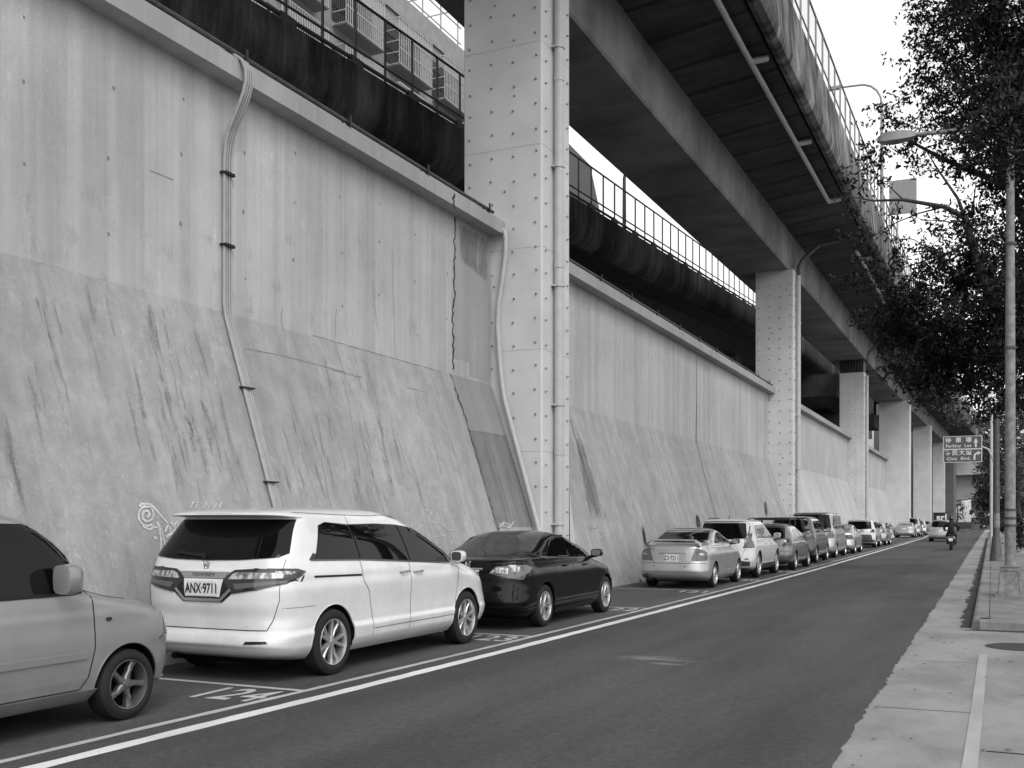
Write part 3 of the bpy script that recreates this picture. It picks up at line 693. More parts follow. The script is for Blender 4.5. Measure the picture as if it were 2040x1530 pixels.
def body_shell(rows, sub=5, K=16, S=22):
    rows = np.array(rows, float); dd = np.abs(np.diff(rows[:, :4], axis=0)); t = np.concatenate([[0], np.cumsum(np.maximum(dd.max(1), .02) ** .6)])
    tt = np.concatenate([np.linspace(a, b, sub, endpoint=False) for a, b in zip(t[:-1], t[1:])] + [[t[-1]]])
    rr = mono(t, rows, tt); vs = []; ph = np.linspace(0, math.pi / 2, K)
    for z, r, f, wd, ar, af, nr, nf in rr:
        if ar + af > f - r: k = (f - r) / (ar + af) * .98; ar *= k; af *= k
        half = [(r + ar * (1 - abs(math.cos(p)) ** (2 / nr)), wd * abs(math.sin(p)) ** (2 / nr)) for p in ph]
        half[-1] = (r + ar, wd)
        a, b = r + ar, f - af; half += [(a + (b - a) * i / S, wd) for i in range(1, S)]
        fr = [(f - af * (1 - abs(math.cos(p)) ** (2 / nf)), wd * abs(math.sin(p)) ** (2 / nf)) for p in ph[::-1]]; fr[0] = (b, wd); half += fr
        ring = [(y, u, z) for u, y in half] + [(-y, u, z) for u, y in half[-2:0:-1]]
        vs.append(ring)
    n = len(vs[0]); V_ = [p for r in vs for p in r]; F = []
    for i in range(len(vs) - 1):
        for j in range(n): F.append((i * n + j, i * n + (j + 1) % n, (i + 1) * n + (j + 1) % n, (i + 1) * n + j))
    F.append(tuple(range(n))[::-1]); F.append(tuple(range((len(vs) - 1) * n, len(vs) * n)))
    return V_, F

class Car:
    """local frame: x right, y forward from the rear bumper, z up; everything is shifted by -L/2 in y at the end"""
    def __init__(s, name, label, cat, group, xc, yr, L, H, W, rows, ra, fa, wr, pm, rim='rim', spokes=5, style='double', arch=.045, lip=True, full=True):
        s.fitk = .955 if H > 1.5 else .93; s.L, s.W, s.H = L, W, H; s.pm = pm; s.full = full; s.ra, s.fa, s.wr = ra, fa, wr; s.root = empty(name, (xc, yr + L / 2, 0), label, cat, group)
        v, f = body_shell(rows, 5 if full else 4, 16 if full else 11, 22 if full else 14); mb = MB(); mb.add(v, f); ob = s._b(mb, 'body', [pm, M['well']], link=None)
        s.bvh = BVHTree.FromPolygons([Vector(p) for p in v], f)
        cut = MB(); R_ = wr + arch
        for yy in (ra, fa):
            for sx in (-1, 1): cut.lathe([(.001, sx * (W / 2 - .34)), (R_, sx * (W / 2 - .34)), (R_, sx * (W / 2 + .3)), (.001, sx * (W / 2 + .3))], 40, 'x', (0, yy, wr))
        co = s._b(cut, 'cut', [M['well']]); 
        md = ob.modifiers.new('b', 'BOOLEAN'); md.operation = 'DIFFERENCE'; md.object = co; md.solver = 'EXACT'; md.material_mode = 'TRANSFER'
        dg = bpy.context.evaluated_depsgraph_get(); me = bpy.data.meshes.new_from_object(ob.evaluated_get(dg)); ob.modifiers.clear(); ob.data = me; me.name = 'body'
        bpy.data.objects.remove(co)
        me.polygons.foreach_set('use_smooth', [True] * len(me.polygons)); me.set_sharp_from_angle(angle=R(38)); s.body = ob
        if lip:
            for sx in (-1, 1):
                for yy in (ra, fa):
                    pts = []
                    for k in range(25):
                        a = R(-8 + 196 * k / 24); y, z = yy + (R_ + .006) * math.cos(a), wr + (R_ + .006) * math.sin(a)
                        if z < rows[0][0] + .03: continue
                        p = s.hit((sx * 3, y, z), (-sx, 0, 0)); pts.append(p - Vector((sx * .008, 0, 0)))
                    if len(pts) > 3: mb = MB(); mb.tube(pts, .011, 6); s._b(mb, 'arch_lip', pm, s.body, 60)
        for sx in (-1, 1):
            for yy in (ra, fa): s.wheel(sx, yy, rim, spokes, style)
    def _b(s, mb, name, m, parent=None, smooth=None, link=True):
        mb.v = [(p[0], p[1] - s.L / 2, p[2]) for p in mb.v]; o = mb.build(name, m, None, smooth, org=(0, 0, 0)); o.parent = parent or s.root; return o
    def hit(s, o, d):
        p, n, i, ds = s.bvh.ray_cast(Vector(o), Vector(d))
        if p is None: p, n, i, ds = s.bvh.find_nearest(Vector(o) + Vector(d) * (abs(o[0]) if abs(d[0]) > .5 else abs(o[1])))
        return p
    # projections: map (a, z) to the body surface
    def proj(s, kind):
        W = s.W
        if kind == 'side': return lambda a, z: (s.hit((3, a, z), (-1, 0, 0)), Vector((1, 0, 0)))
        if kind == 'left': return lambda a, z: (s.hit((-3, a, z), (1, 0, 0)), Vector((-1, 0, 0)))
        if kind == 'rear': return lambda a, z: (s.hit((a, -2, z), (0, 1, 0)), Vector((0, -1, 0)))
        if kind == 'front': return lambda a, z: (s.hit((a, s.L + 2, z), (0, -1, 0)), Vector((0, 1, 0)))
        if kind == 'top': return lambda a, z: (s.hit((a, z, 4), (0, 0, -1)), Vector((0, 0, 1)))
        sg = 1 if kind == 'wrap' else -1      # rear corner: a = degrees round the corner, 0 straight back .. 90 straight sideways
        def f(a, z):
            d = Vector((sg * math.sin(R(a)), -math.cos(R(a)), 0)); c = Vector((sg * (W / 2 - .50), .62, z)); return s.hit(c + d * 3, -d), d
        return f
    def patch(s, name, kind, poly, m, off=.004, res=.05, parent=None, skirt=.02, label=None, fit=False):
        f = s.proj(kind); k = (1.0, 1.0) if kind[:4] != 'wrap' else (1 / 60., 1.0); poly = [(x * k[0], y) for x, y in poly]; P2 = []
        for (a, b), (c, d) in zip(poly, poly[1:] + poly[:1]):
            n = max(1, int(math.hypot(c - a, d - b) / res)); P2 += [(a + (c - a) * i / n, b + (d - b) * i / n) for i in range(n)]
        if fit and kind in ('side', 'left'):      # keep panes off the curve of the screens
            Q = []
            for a, z in P2:
                wm = abs(f(s.L * .45, z)[0].x)
                for _ in range(30):
                    h_ = s.bvh.ray_cast(Vector((3 if kind == 'side' else -3, a, z)), Vector((-1 if kind == 'side' else 1, 0, 0)))[0]
                    if h_ is not None and abs(h_.x) > wm * s.fitk: break
                    a += .015 if a < s.L * .5 else -.015
                Q.append((a, z))
            P2 = Q
        if kind == 'rear' and name == 'rear_window':
            Q = []
            for a, z in P2:
                yc = f(0, z)[0].y
                for _ in range(30):
                    h_ = s.bvh.ray_cast(Vector((a, -2, z)), Vector((0, 1, 0)))[0]
                    if h_ is not None and h_.y - yc < .20: break
                    a *= .975
                Q.append((a, z))
            P2 = Q
        nb = len(P2); xs = [p[0] for p in P2]; zs = [p[1] for p in P2]; pts = [Vector(p) for p in P2]
        def inside(x, y):
            r = False
            for (a, b), (c, d) in zip(P2, P2[1:] + P2[:1]):
                if (b > y) != (d > y) and x < (c - a) * (y - b) / (d - b) + a: r = not r
            return r
        g = res; x = min(xs) + g / 2
        while x < max(xs):
            y = min(zs) + g / 2
            while y < max(zs):
                if inside(x, y) and min((x - p[0]) ** 2 + (y - p[1]) ** 2 for p in P2) > (g * .35) ** 2: pts.append(Vector((x, y)))
                y += g
            x += g
        co, ed, fa, _, _, _ = delaunay_2d_cdt(pts, [(i, (i + 1) % nb) for i in range(nb)], [tuple(range(nb))], 1, 1e-6)
        vs = []
        for c in co: p, d = f(c[0] / k[0], c[1]); vs.append(tuple(p + d * off))
        mb = MB(); mb.add(vs, [tuple(q) for q in fa])
        if skirt:
            cnt = {}
            for q in fa:
                for a, b in zip(q, q[1:] + q[:1]): e = (min(a, b), max(a, b)); cnt[e] = cnt.get(e, 0) + 1
            for (a, b), c in cnt.items():
                if c == 1:
                    da, db = f(co[a][0] / k[0], co[a][1])[1], f(co[b][0] / k[0], co[b][1])[1]
                    mb.add([vs[a], vs[b], tuple(Vector(vs[b]) - db * skirt), tuple(Vector(vs[a]) - da * skirt)], [(0, 1, 2, 3)])
        o = s._b(mb, name, m, parent, 35)
        if label: o['label'] = label
        return o
    def strip(s, name, kind, lines, wd, m, off=.0025, parent=None, res=.03):
        if len(lines) > 1:
            for l_ in lines: s.strip(name, kind, [l_], wd, m, off, parent, res)
            return
        f = s.proj(kind); mb = MB()
        for line in lines:
            pts = []
            for (a, b), (c, d) in zip(line[:-1], line[1:]):
                n = max(1, int(math.hypot((c - a) * (1 if kind[:4] != 'wrap' else 1 / 60.), d - b) / res)); pts += [(a + (c - a) * i / n, b + (d - b) * i / n) for i in range(n)]
            pts.append(line[-1]); P3 = []; N3 = []
            for a, z in pts: p, d = f(a, z); P3.append(p + d * off); N3.append(d)
            prev = None
            for i, p in enumerate(P3):
                d = P3[min(i + 1, len(P3) - 1)] - P3[max(i - 1, 0)]
                if d.length < 1e-6: continue
                x = d.normalized().cross(N3[i]).normalized() * wd / 2; q = (tuple(p + x), tuple(p - x))
                if prev: mb.quad(prev[0], q[0], q[1], prev[1])
                prev = q
        return s._b(mb, name, m, parent or s.body)
    def wheel(s, sx, yy, rim, n, style):
        wr = s.wr; x1 = s.W / 2 - .015; wd = .205; rr = wr * .70; t = lambda h: sx * h
        mb = MB(); prof = [(rr, x1 - wd), (wr - .03, x1 - wd), (wr - .006, x1 - wd + .02), (wr, x1 - wd + .045), (wr, x1 - .045), (wr - .006, x1 - .022), (wr - .03, x1 - .006), (wr - .06, x1), (rr + .012, x1 - .004), (rr, x1 - .012)]
        mb.lathe([(r, t(h)) for r, h in prof], 48, 'x', (0, yy, wr)); ty = s._b(mb, 'wheel', M['tyre'], None, 40)
        mb = MB(); mb.lathe([(rr * 1.0, t(x1 - .012)), (rr * .985, t(x1 - .004)), (rr * .955, t(x1 - .006)), (rr * .92, t(x1 - .03)), (rr * .90, t(x1 - .13))], 40, 'x', (0, yy, wr))
        xo = x1 - .016; hub = rr * .20
        mb.lathe([(.001, t(xo - .006)), (hub * .55, t(xo - .006)), (hub * .6, t(xo - .012)), (hub, t(xo - .018)), (hub * 1.15, t(xo - .05))], 20, 'x', (0, yy, wr))
        def sp(a0, a1, w0, w1, r0=hub * .8, r1=rr * .955, d0=.014, d1=.010):
            vs = []
            for (a, r, w_, d) in ((a0, r0, w0, d0), ((a0 + a1) / 2, (r0 + r1) / 2, (w0 + w1) / 2, d0 + .004), (a1, r1, w1, d1)):
                for e, x in ((-1, xo - d - .012), (-.55, xo - d), (.55, xo - d), (1, xo - d - .012), (1, xo - d - .05), (-1, xo - d - .05)):
                    vs.append((t(x), yy + r * math.sin(a) + e * w_ / 2 * math.cos(a), wr + r * math.cos(a) - e * w_ / 2 * math.sin(a)))
            mb.add(vs, [(i * 6 + j, i * 6 + (j + 1) % 6, i * 6 + 6 + (j + 1) % 6, i * 6 + 6 + j) for i in range(2) for j in range(6)])
        for k in range(n):
            a = 2 * math.pi * k / n + .35
            if style == 'double': sp(a - .13, a - .26, rr * .13, rr * .17); sp(a + .13, a + .26, rr * .13, rr * .17); sp(a, a, rr * .22, rr * .05, r1=rr * .5, d0=.02, d1=.03)
            elif style == 'star': sp(a, a, rr * .36, rr * .16, r1=rr * .6); sp(a, a + .1, rr * .20, rr * .30, r0=rr * .5)
            elif style == 'ten': sp(a - .12, a - .17, rr * .10, rr * .12); sp(a + .12, a + .17, rr * .10, rr * .12)
            else: sp(a, a, rr * .20, rr * .22)
            if s.full: q = a + math.pi / n; mb.lathe([(rr * .035, t(xo - .016)), (rr * .035, t(xo - .008)), (.001, t(xo - .006))], 6, 'x', (0, yy + math.sin(q) * hub * .62, wr + math.cos(q) * hub * .62))
        s._b(mb, 'rim', M[rim], ty, 35)
        mb = MB(); mb.lathe([(rr * .93, t(x1 - .12)), (rr * .55, t(x1 - .115)), (.001, t(x1 - .115))], 28, 'x', (0, yy, wr)); s._b(mb, 'brake_disc', M['well'], ty)
    def box_on(s, name, kind, a, z, wa, wz, th, m, parent=None, off=0.0, bev=.012):
        """small rounded slab standing proud of the body"""
        p, d = s.proj(kind)(a, z); e = Vector((0, 1, 0)) if kind in ('side', 'left') else Vector((1, 0, 0)); u = Vector((0, 0, 1)); mb = MB(); vs = []
        for k, (sc_, dd) in enumerate(((1, -.02), (1, th * .6), (.86, th))):
            for i, j in ((-1, -.6), (-.6, -1), (.6, -1), (1, -.6), (1, .6), (.6, 1), (-.6, 1), (-1, .6)): vs.append(tuple(p + e * (i * wa / 2 * sc_) + u * (j * wz / 2 * sc_) + d * (dd + off)))
        mb.add(vs, [(k * 8 + j, k * 8 + (j + 1) % 8, k * 8 + 8 + (j + 1) % 8, k * 8 + 8 + j) for k in range(2) for j in range(8)] + [tuple(range(16, 24))]); return s._b(mb, name, m, parent, 30)
    def plate(s, txt, z, tilt=0, a=0.0, w_=.33, h=.15, m=None, off=.012):
        p, d = s.proj('rear')(a, z); y = p.y - off; mb = MB(); mb.box(a - w_ / 2, a + w_ / 2, y, y + .03, z - h / 2, z + h / 2); pl = s._b(mb, 'number_plate', m or M['plate'])
        if txt: text_mesh(txt, h * .92, M['plateink'], 'plate_text', Matrix.Translation((a, y - .003 - s.L / 2, z - .004)) @ Matrix.Rotation(R(90), 4, 'X'), pl, ext=.0006, sx=.72 * min(1, 7.5 / len(txt)), bold=h * .018)
        return pl
    def text_rear(s, txt, size, a, z, m, name, off=.006, parent=None, sx=1.0):
        p, d = s.proj('rear')(a, z); return text_mesh(txt, size, m, name, Matrix.Translation((a, p.y - off - s.L / 2, z)) @ Matrix.Rotation(R(90), 4, 'X'), parent or s.body, ext=.001, sx=sx)
    def emblem(s, a, z, sz):
        p, d = s.proj('rear')(a, z); y = p.y - .012; mb = MB(); W2, H2 = sz * .5, sz * .42
        fr = [(-.8, 1), (.8, 1), (1, .8), (.78, -.8), (.6, -1), (-.6, -1), (-.78, -.8), (-1, .8)]
        pts = [(a + i * W2, y, z + j * H2) for i, j in fr]; mb.tube(pts + pts[:1], sz * .05, 5, caps=False)
        for sx in (-1, 1): mb.bar((a + sx * W2 * .55, y, z + H2 * .8), (a + sx * W2 * .38, y, z - H2 * .8), sz * .14, .012)
        mb.bar((a - W2 * .42, y, z), (a + W2 * .42, y, z), .012, sz * .12); return s._b(mb, 'emblem', M['chrome'])
    def mirror(s, u, z, m, w_=.20, h=.15, both=True, glass=True, out=.14):
        for sx in ((1, -1) if both else (1,)):
            p = s.hit((sx * 3, u, z - .05), (-sx, 0, 0)); x0 = p.x + sx * out; mb = MB(); vs = []
            for yy, k in ((u - .05, .80), (u - .045, .95), (u + .03, 1), (u + .09, .78), (u + .12, .35)):
                for i in range(12): a = i * math.pi / 6; ca, sa = math.cos(a), math.sin(a); vs.append((x0 + k * w_ / 2 * math.copysign(abs(ca) ** .55, ca), yy, z + .02 + k * h / 2 * math.copysign(abs(sa) ** .6, sa)))
            mb.add(vs, [(i * 12 + j, i * 12 + (j + 1) % 12, i * 12 + 12 + (j + 1) % 12, i * 12 + 12 + j) for i in range(4) for j in range(12)] + [tuple(range(48, 60)), tuple(range(12))[::-1]])
            mb.bar((p.x - sx * .02, u + .02, z - .06), (x0, u + .02, z - .03), .06, .05); mo = s._b(mb, 'wing_mirror', m, None, 45)
            if not glass: continue
            mb = MB(); mb.add([(x0 + .78 * w_ / 2 * math.copysign(abs(math.cos(i * math.pi / 6)) ** .55, math.cos(i * math.pi / 6)), u - .053, z + .02 + .78 * h / 2 * math.copysign(abs(math.sin(i * math.pi / 6)) ** .6, math.sin(i * math.pi / 6))) for i in range(12)], [tuple(range(12))]); s._b(mb, 'mirror_glass', M['mirror'], mo)
    def handle(s, u, z, m, w_=.19):
        for k in ('side',):
            p, d = s.proj(k)(u, z); mb = MB(); mb.tube([(p.x + .0, u - w_ / 2, z), (p.x + .030, u - w_ / 2 + .03, z), (p.x + .034, u, z + .002), (p.x + .030, u + w_ / 2 - .03, z), (p.x, u + w_ / 2, z)], .013, 8); s._b(mb, 'door_handle', m, None, 60)
    def both(s, fn, kind, *a, **k):
        fn(a[0], kind, *a[1:], **k)
        fn(a[0], 'left' if kind == 'side' else kind, *a[1:], **k)
    def windows(s, polys, m=None, off=.004, frame=None):
        for pl in polys:
            for kind in ('side', 'left'): s.patch('window', kind, pl, m or M['glass'], max(off, .007), .05 if s.full else .14, skirt=.016, fit=True)
    def windscreen(s, pl): s.patch('windscreen', 'front', pl, M['glass'], .004, .09, skirt=.01)
    def underbody(s, z0=.16):
        mb = MB(); mb.box(-s.W / 2 + .30, s.W / 2 - .30, .35, s.L - .35, z0, z0 + .2); mb.tube([(-.45, .12, z0 + .06), (-.45, .8, z0 + .06)], .03, 8); s._b(mb, 'underbody', M['well'])
GP = 'cars parked along the wall'

# --- white minivan, the subject of the picture
L = 4.83
rows = [(.20, .34, 4.50, .78, .5, .7, 4, 3), (.27, .10, 4.74, .85, .5, .8, 4.5, 3), (.34, .03, 4.80, .885, .55, .9, 4.5, 3), (.38, .0, 4.82, .890, .55, .9, 4.2, 3), (.45, .02, 4.83, .898, .55, .9, 4.2, 3), (.51, .055, 4.83, .882, .55, .9, 4.2, 3),
        (.62, .055, 4.82, .882, .6, .95, 4, 2.9), (.76, .03, 4.79, .891, .6, 1.0, 3.8, 2.8), (.88, .03, 4.70, .90, .6, 1.05, 3.8, 2.6), (.97, .045, 4.50, .892, .6, 1.1, 3.8, 2.5), (1.03, .06, 4.22, .888, .58, 1.05, 3.8, 2.5), (1.075, .07, 3.95, .88, .55, .8, 3.8, 2.5),
        (1.10, .08, 3.78, .874, .52, .55, 3.8, 2.6), (1.18, .11, 3.62, .855, .5, .5, 3.8, 2.6), (1.38, .25, 3.20, .80, .45, .5, 3.6, 2.6), (1.52, .35, 2.86, .745, .42, .5, 3.6, 2.6), (1.575, .39, 2.70, .72, .42, .5, 3.6, 2.6),
        (1.583, .34, 2.66, .715, .42, .5, 3.6, 2.6), (1.592, .21, 2.62, .71, .42, .5, 3.4, 2.6), (1.61, .16, 2.58, .695, .4, .5, 3.4, 2.6), (1.632, .20, 2.5, .665, .4, .5, 3.2, 2.6), (1.655, .36, 2.38, .61, .4, .5, 3, 2.6), (1.675, .70, 2.2, .50, .4, .5, 2.8, 2.6), (1.688, 1.1, 1.95, .30, .3, .3, 2.4, 2.4), (1.692, 1.35, 1.7, .10, .1, .1, 2, 2)]
c = Car('minivan', 'white minivan with dark tinted windows parked in front of the near wall', 'minivan', GP, -7.06, 8.0, L, 1.69, 1.80, rows, .95, 3.86, .333, P['white'], 'rim', 5, 'double')
c.underbody()
belt = lambda u: 1.185 - .052 * (u - .9)
q1 = [(.66, 1.175), (1.42, belt(1.42)), (1.36, 1.50), (.98, 1.535), (.86, 1.50)]
q2 = [(1.45, belt(1.45)), (2.42, belt(2.42)), (2.30, 1.50), (1.9, 1.515), (1.39, 1.505)]
q3 = [(2.46, belt(2.46)), (3.60, belt(3.6) - .005), (3.50, 1.115), (3.0, 1.36), (2.72, 1.46), (2.34, 1.495)]
for k in ('side', 'left'): c.patch('pillar_trim', k, [(.66, 1.172), (3.60, belt(3.6) - .008), (3.50, 1.125), (3.0, 1.37), (2.72, 1.47), (2.3, 1.51), (1.9, 1.522), (1.37, 1.515), (.98, 1.54), (.85, 1.505)], M['trim'], .003, .06, skirt=.012, fit=True)
c.windows([q1, q2, q3], off=.010)
for k in ('side', 'left'):
    c.patch('belt_trim', k, [(.56, 1.17), (.64, 1.235), (.70, 1.22), (.74, 1.165)], M['trim'], .006, .05)
    c.strip('chrome_belt', k, [[(.58, 1.168), (1.5, belt(1.5) - .012), (2.5, belt(2.5) - .012), (3.72, belt(3.72) - .018)]], .016, M['chrome'], .008)
    c.strip('belt_rubber', k, [[(.62, 1.178), (1.5, belt(1.5) - .001), (2.5, belt(2.5) - .001), (3.66, belt(3.66) - .004)]], .010, M['trim'], .009)
    c.strip('panel_gap', k, [[(1.385, 1.60), (1.43, 1.15), (1.47, .92), (1.58, .80), (1.66, .50), (1.66, .33)], [(2.40, 1.13), (2.45, .9), (2.45, .55), (2.42, .33)], [(3.62, 1.05), (3.56, .70), (3.52, .42)], [(1.68, .405), (3.5, .405)]], .008, M['gapsoft'])
    c.strip('sliding_rail', k, [[(.60, 1.005), (1.44, .985)]], .022, M['gap'], .003)
    c.patch('rear_quarter_seam', k, [(.20, .72), (.62, .72), (.62, .725), (.20, .725)], M['gapsoft'], .002, .05, skirt=0)
c.strip('roof_ditch', 'top', [[(.66, .55), (.69, 1.2), (.70, 1.9), (.66, 2.5)]], .018, M['gap'])
c.handle(2.30, .985, M['chrome']); c.handle(2.60, .975, M['chrome'])
for u in (2.31, 2.59): c.patch('handle_cup', 'side', [(u + .085 * math.cos(i * .5236), .985 + .055 * math.sin(i * .5236)) for i in range(12)], P['white'], .002, .05, skirt=0)
c.mirror(3.42, 1.10, P['white'], .17, .14, out=.12)
c.windscreen([(-.70, 1.13), (.70, 1.13), (.60, 1.55), (-.60, 1.55)])
rg = c.patch('rear_window', 'rear', [(-.755, 1.205), (-.4, 1.180), (0, 1.172), (.4, 1.180), (.755, 1.205), (.80, 1.24), (.70, 1.565), (-.70, 1.565), (-.80, 1.24)], M['glass'], .014, .035, skirt=.022)
mb = MB(); p = c.hit((0, -2, 1.22), (0, 1, 0)); mb.bar((-.05, p.y - .03, 1.215), (-.40, c.hit((-.4, -2, 1.245), (0, 1, 0)).y - .035, 1.25), .02, .03); mb.tube([(-.04, p.y, 1.212), (-.04, p.y - .04, 1.212)], .03, 8); c._b(mb, 'wiper', M['trim'])
c.patch('brake_light', 'rear', [(-.24, 1.603), (.24, 1.603), (.22, 1.622), (-.22, 1.622)], M['lampdark'], .004, .06)
# light bar, tail lamps, garnish, plate recess
for sg in (1, -1):
    X = lambda l: [(sg * a, z) for a, z in l][::sg]
    lp = c.patch('tail_lamp', 'rear', X([(.24, .985), (.36, .86), (.62, .90), (.885, .965), (.885, 1.09), (.60, 1.10), (.36, 1.085), (.30, 1.05)]), M['lampdark'], .012, .05, skirt=.03)
    c.patch('clear_lens', 'rear', X([(.30, .995), (.84, 1.01), (.84, 1.06), (.40, 1.065), (.34, 1.045)]), M['lampclear'], .016, .04, lp, skirt=.004)
    c.patch('red_lens', 'rear', X([(.40, .90), (.84, .965), (.84, .985), (.36, .955)]), M['lampmid'], .016, .04, lp, skirt=.004)
    ls = c.patch('tail_lamp', 'side' if sg > 0 else 'left', [(.06, .95), (.36, 1.005), (.47, 1.065), (.36, 1.095), (.06, 1.105)], M['lampdark'], .012, .05, skirt=.03)
    c.patch('clear_lens', 'side' if sg > 0 else 'left', [(.15, 1.035), (.30, 1.045), (.33, 1.066), (.28, 1.074), (.15, 1.076)], M['lampclear'], .015, .03, ls, skirt=.004)
    c.strip('red_lens', 'side' if sg > 0 else 'left', [[(.12, .985), (.34, 1.022), (.41, 1.062)]], .018, M['lampmid'], .016, ls)
c.patch('plate_recess', 'rear', [(-.28, 1.0), (-.40, .90), (-.24, .775), (.24, .775), (.40, .90), (.28, 1.0)], M['trim'], .008, .06, skirt=.02)
c.patch('plate_surround', 'rear', [(-.24, .995), (-.21, .825), (.21, .825), (.24, .995)], P['white'], .011, .06, skirt=.004)
c.strip('chrome_garnish', 'rear', [[(-.33, .90), (-.22, .795), (.22, .795), (.34, .90)]], .03, M['chrome'], .016)
gn = c.patch('garnish_bar', 'rear', [(-.30, 1.065), (-.24, 1.0), (.24, 1.0), (.30, 1.065)], M['rim'], .016, .06)
c.text_rear('ODYSSEY', .05, 0, 1.033, M['rimdark'], 'model_lettering', .02, c.body, 1.3)
c.plate('ANX·9711', .905, w_=.335, h=.145, off=.018); c.emblem(0, 1.125, .085)
c.strip('tailgate_gap', 'rear', [[(-.80, 1.18), (-.80, .80), (-.74, .60), (-.70, .515), (.70, .515), (.74, .60), (.80, .80), (.80, 1.18)]], .009, M['gap'])
c.patch('reflector', 'rear', [(.50, .385), (.74, .395), (.72, .42), (.52, .415)], M['lampdark'], .004, .05); c.patch('reflector', 'rear', [(-.74, .395), (-.50, .385), (-.52, .415), (-.72, .42)], M['lampdark'], .004, .05)
for a in (-.5, .5): c.box_on('parking_sensor', 'rear', a, .56, .025, .025, .004, P['white'])

c.root.scale = (1.03, 1.03, 1.03); c.root.location = (-7.087, 10.459, 0)

# --- silver kei wagon cut by the left edge
L = 3.60
rows = [(.20, .3, 3.36, .66, .4, .5, 4, 3.2), (.27, .06, 3.52, .74, .45, .6, 4.5, 3.4), (.40, .0, 3.56, .775, .5, .6, 4.5, 3.4), (.44, .0, 3.56, .78, .5, .6, 4.5, 3.4), (.56, .02, 3.55, .79, .5, .6, 4.5, 3.4), (.64, .02, 3.55, .795, .5, .55, 4.5, 3.4), (.70, .03, 3.53, .795, .5, .5, 4.5, 3.2), (.80, .03, 3.50, .79, .5, .5, 4.5, 3.2), (.86, .03, 3.45, .788, .5, .52, 4.5, 3.2), (.915, .03, 3.34, .782, .5, .55, 4.5, 3.0),
        (.965, .03, 3.14, .778, .5, .60, 4.5, 2.9), (1.02, .04, 2.86, .772, .5, .55, 4.5, 2.8), (1.06, .05, 2.68, .766, .45, .45, 4.5, 2.8), (1.09, .06, 2.62, .760, .45, .36, 4.5, 3), (1.14, .07, 2.60, .748, .45, .32, 4.5, 3), (1.30, .12, 2.53, .72, .4, .32, 4, 3), (1.46, .17, 2.38, .69, .4, .34, 4, 3), (1.55, .19, 2.25, .665, .4, .36, 4, 3), (1.615, .22, 2.12, .635, .4, .38, 3.5, 3), (1.66, .30, 1.95, .57, .4, .4, 3, 3), (1.69, .5, 1.7, .42, .3, .3, 2.6, 2.6), (1.70, .8, 1.3, .15, .1, .1, 2, 2)]
c = Car('kei_wagon', 'silver small wagon cut off by the left edge, nose towards the white minivan', 'car', GP, -7.06, 3.34, L, 1.655, 1.60, rows, .55, 2.90, .285, P['kei'], 'rimdark', 5, 'star', .05)
c.underbody()
c.windows([[(1.30, 1.055), (2.42, 1.055), (2.46, 1.10), (2.34, 1.38), (2.20, 1.51), (2.0, 1.575), (1.30, 1.59)], [(.42, 1.06), (1.22, 1.055), (1.22, 1.545), (.52, 1.53)]])
for k in ('side', 'left'):
    c.strip('window_rubber', k, [[(1.28, 1.048), (2.46, 1.048)]], .028, M['trim'], .007)
    c.strip('panel_gap', k, [[(2.50, 1.10), (2.53, .98), (2.54, .62), (2.49, .40), (2.42, .31)], [(1.26, 1.56), (1.26, .33)], [(.9, .31), (2.42, .31)]], .010, M['gap'])
    c.strip('bonnet_gap', k, [[(2.52, 1.075), (2.70, 1.005), (2.95, .965)]], .007, M['gap'])
    c.patch('rub_strip', k, [(.85, .545), (2.46, .545), (2.47, .595), (.85, .60)], P['kei'], .014, .08, skirt=.016)
    c.patch('side_skirt', k, [(.86, .20), (2.56, .20), (2.58, .30), (.86, .30)], P['kei'], .025, .07, skirt=.03)
    c.patch('headlamp', k, [(3.30, .66), (3.44, .66), (3.43, .84), (3.36, .93)], M['lampdark'], .006, .04, skirt=.02)
    c.strip('bumper_gap', k, [[(3.22, .62), (3.30, .655), (3.52, .66)]], .008, M['gap'])
c.box_on('side_repeater', 'side', 2.68, .83, .055, .03, .010, M['lampdark'])
c.patch('front_lip', 'side', [(3.24, .20), (3.50, .20), (3.50, .29), (3.24, .29)], P['kei'], .025, .05, skirt=.03)
c.patch('headlamp', 'front', [(.42, .66), (.74, .66), (.72, .86), (.50, .88)], M['lampclear'], .006, .05); c.patch('headlamp', 'front', [(-.74, .66), (-.42, .66), (-.50, .88), (-.72, .86)], M['lampclear'], .006, .05)
c.windscreen([(-.62, 1.08), (.62, 1.08), (.54, 1.50), (-.54, 1.50)])
c.box_on('door_handle', 'side', 1.52, .925, .15, .075, .016, P['kei']); c.patch('handle_cup', 'side', [(1.47, .90), (1.57, .90), (1.57, .915), (1.47, .915)], M['gap'], .020, .05)
c.mirror(2.20, 1.145, P['kei'], .19, .23, out=.11, glass=False)

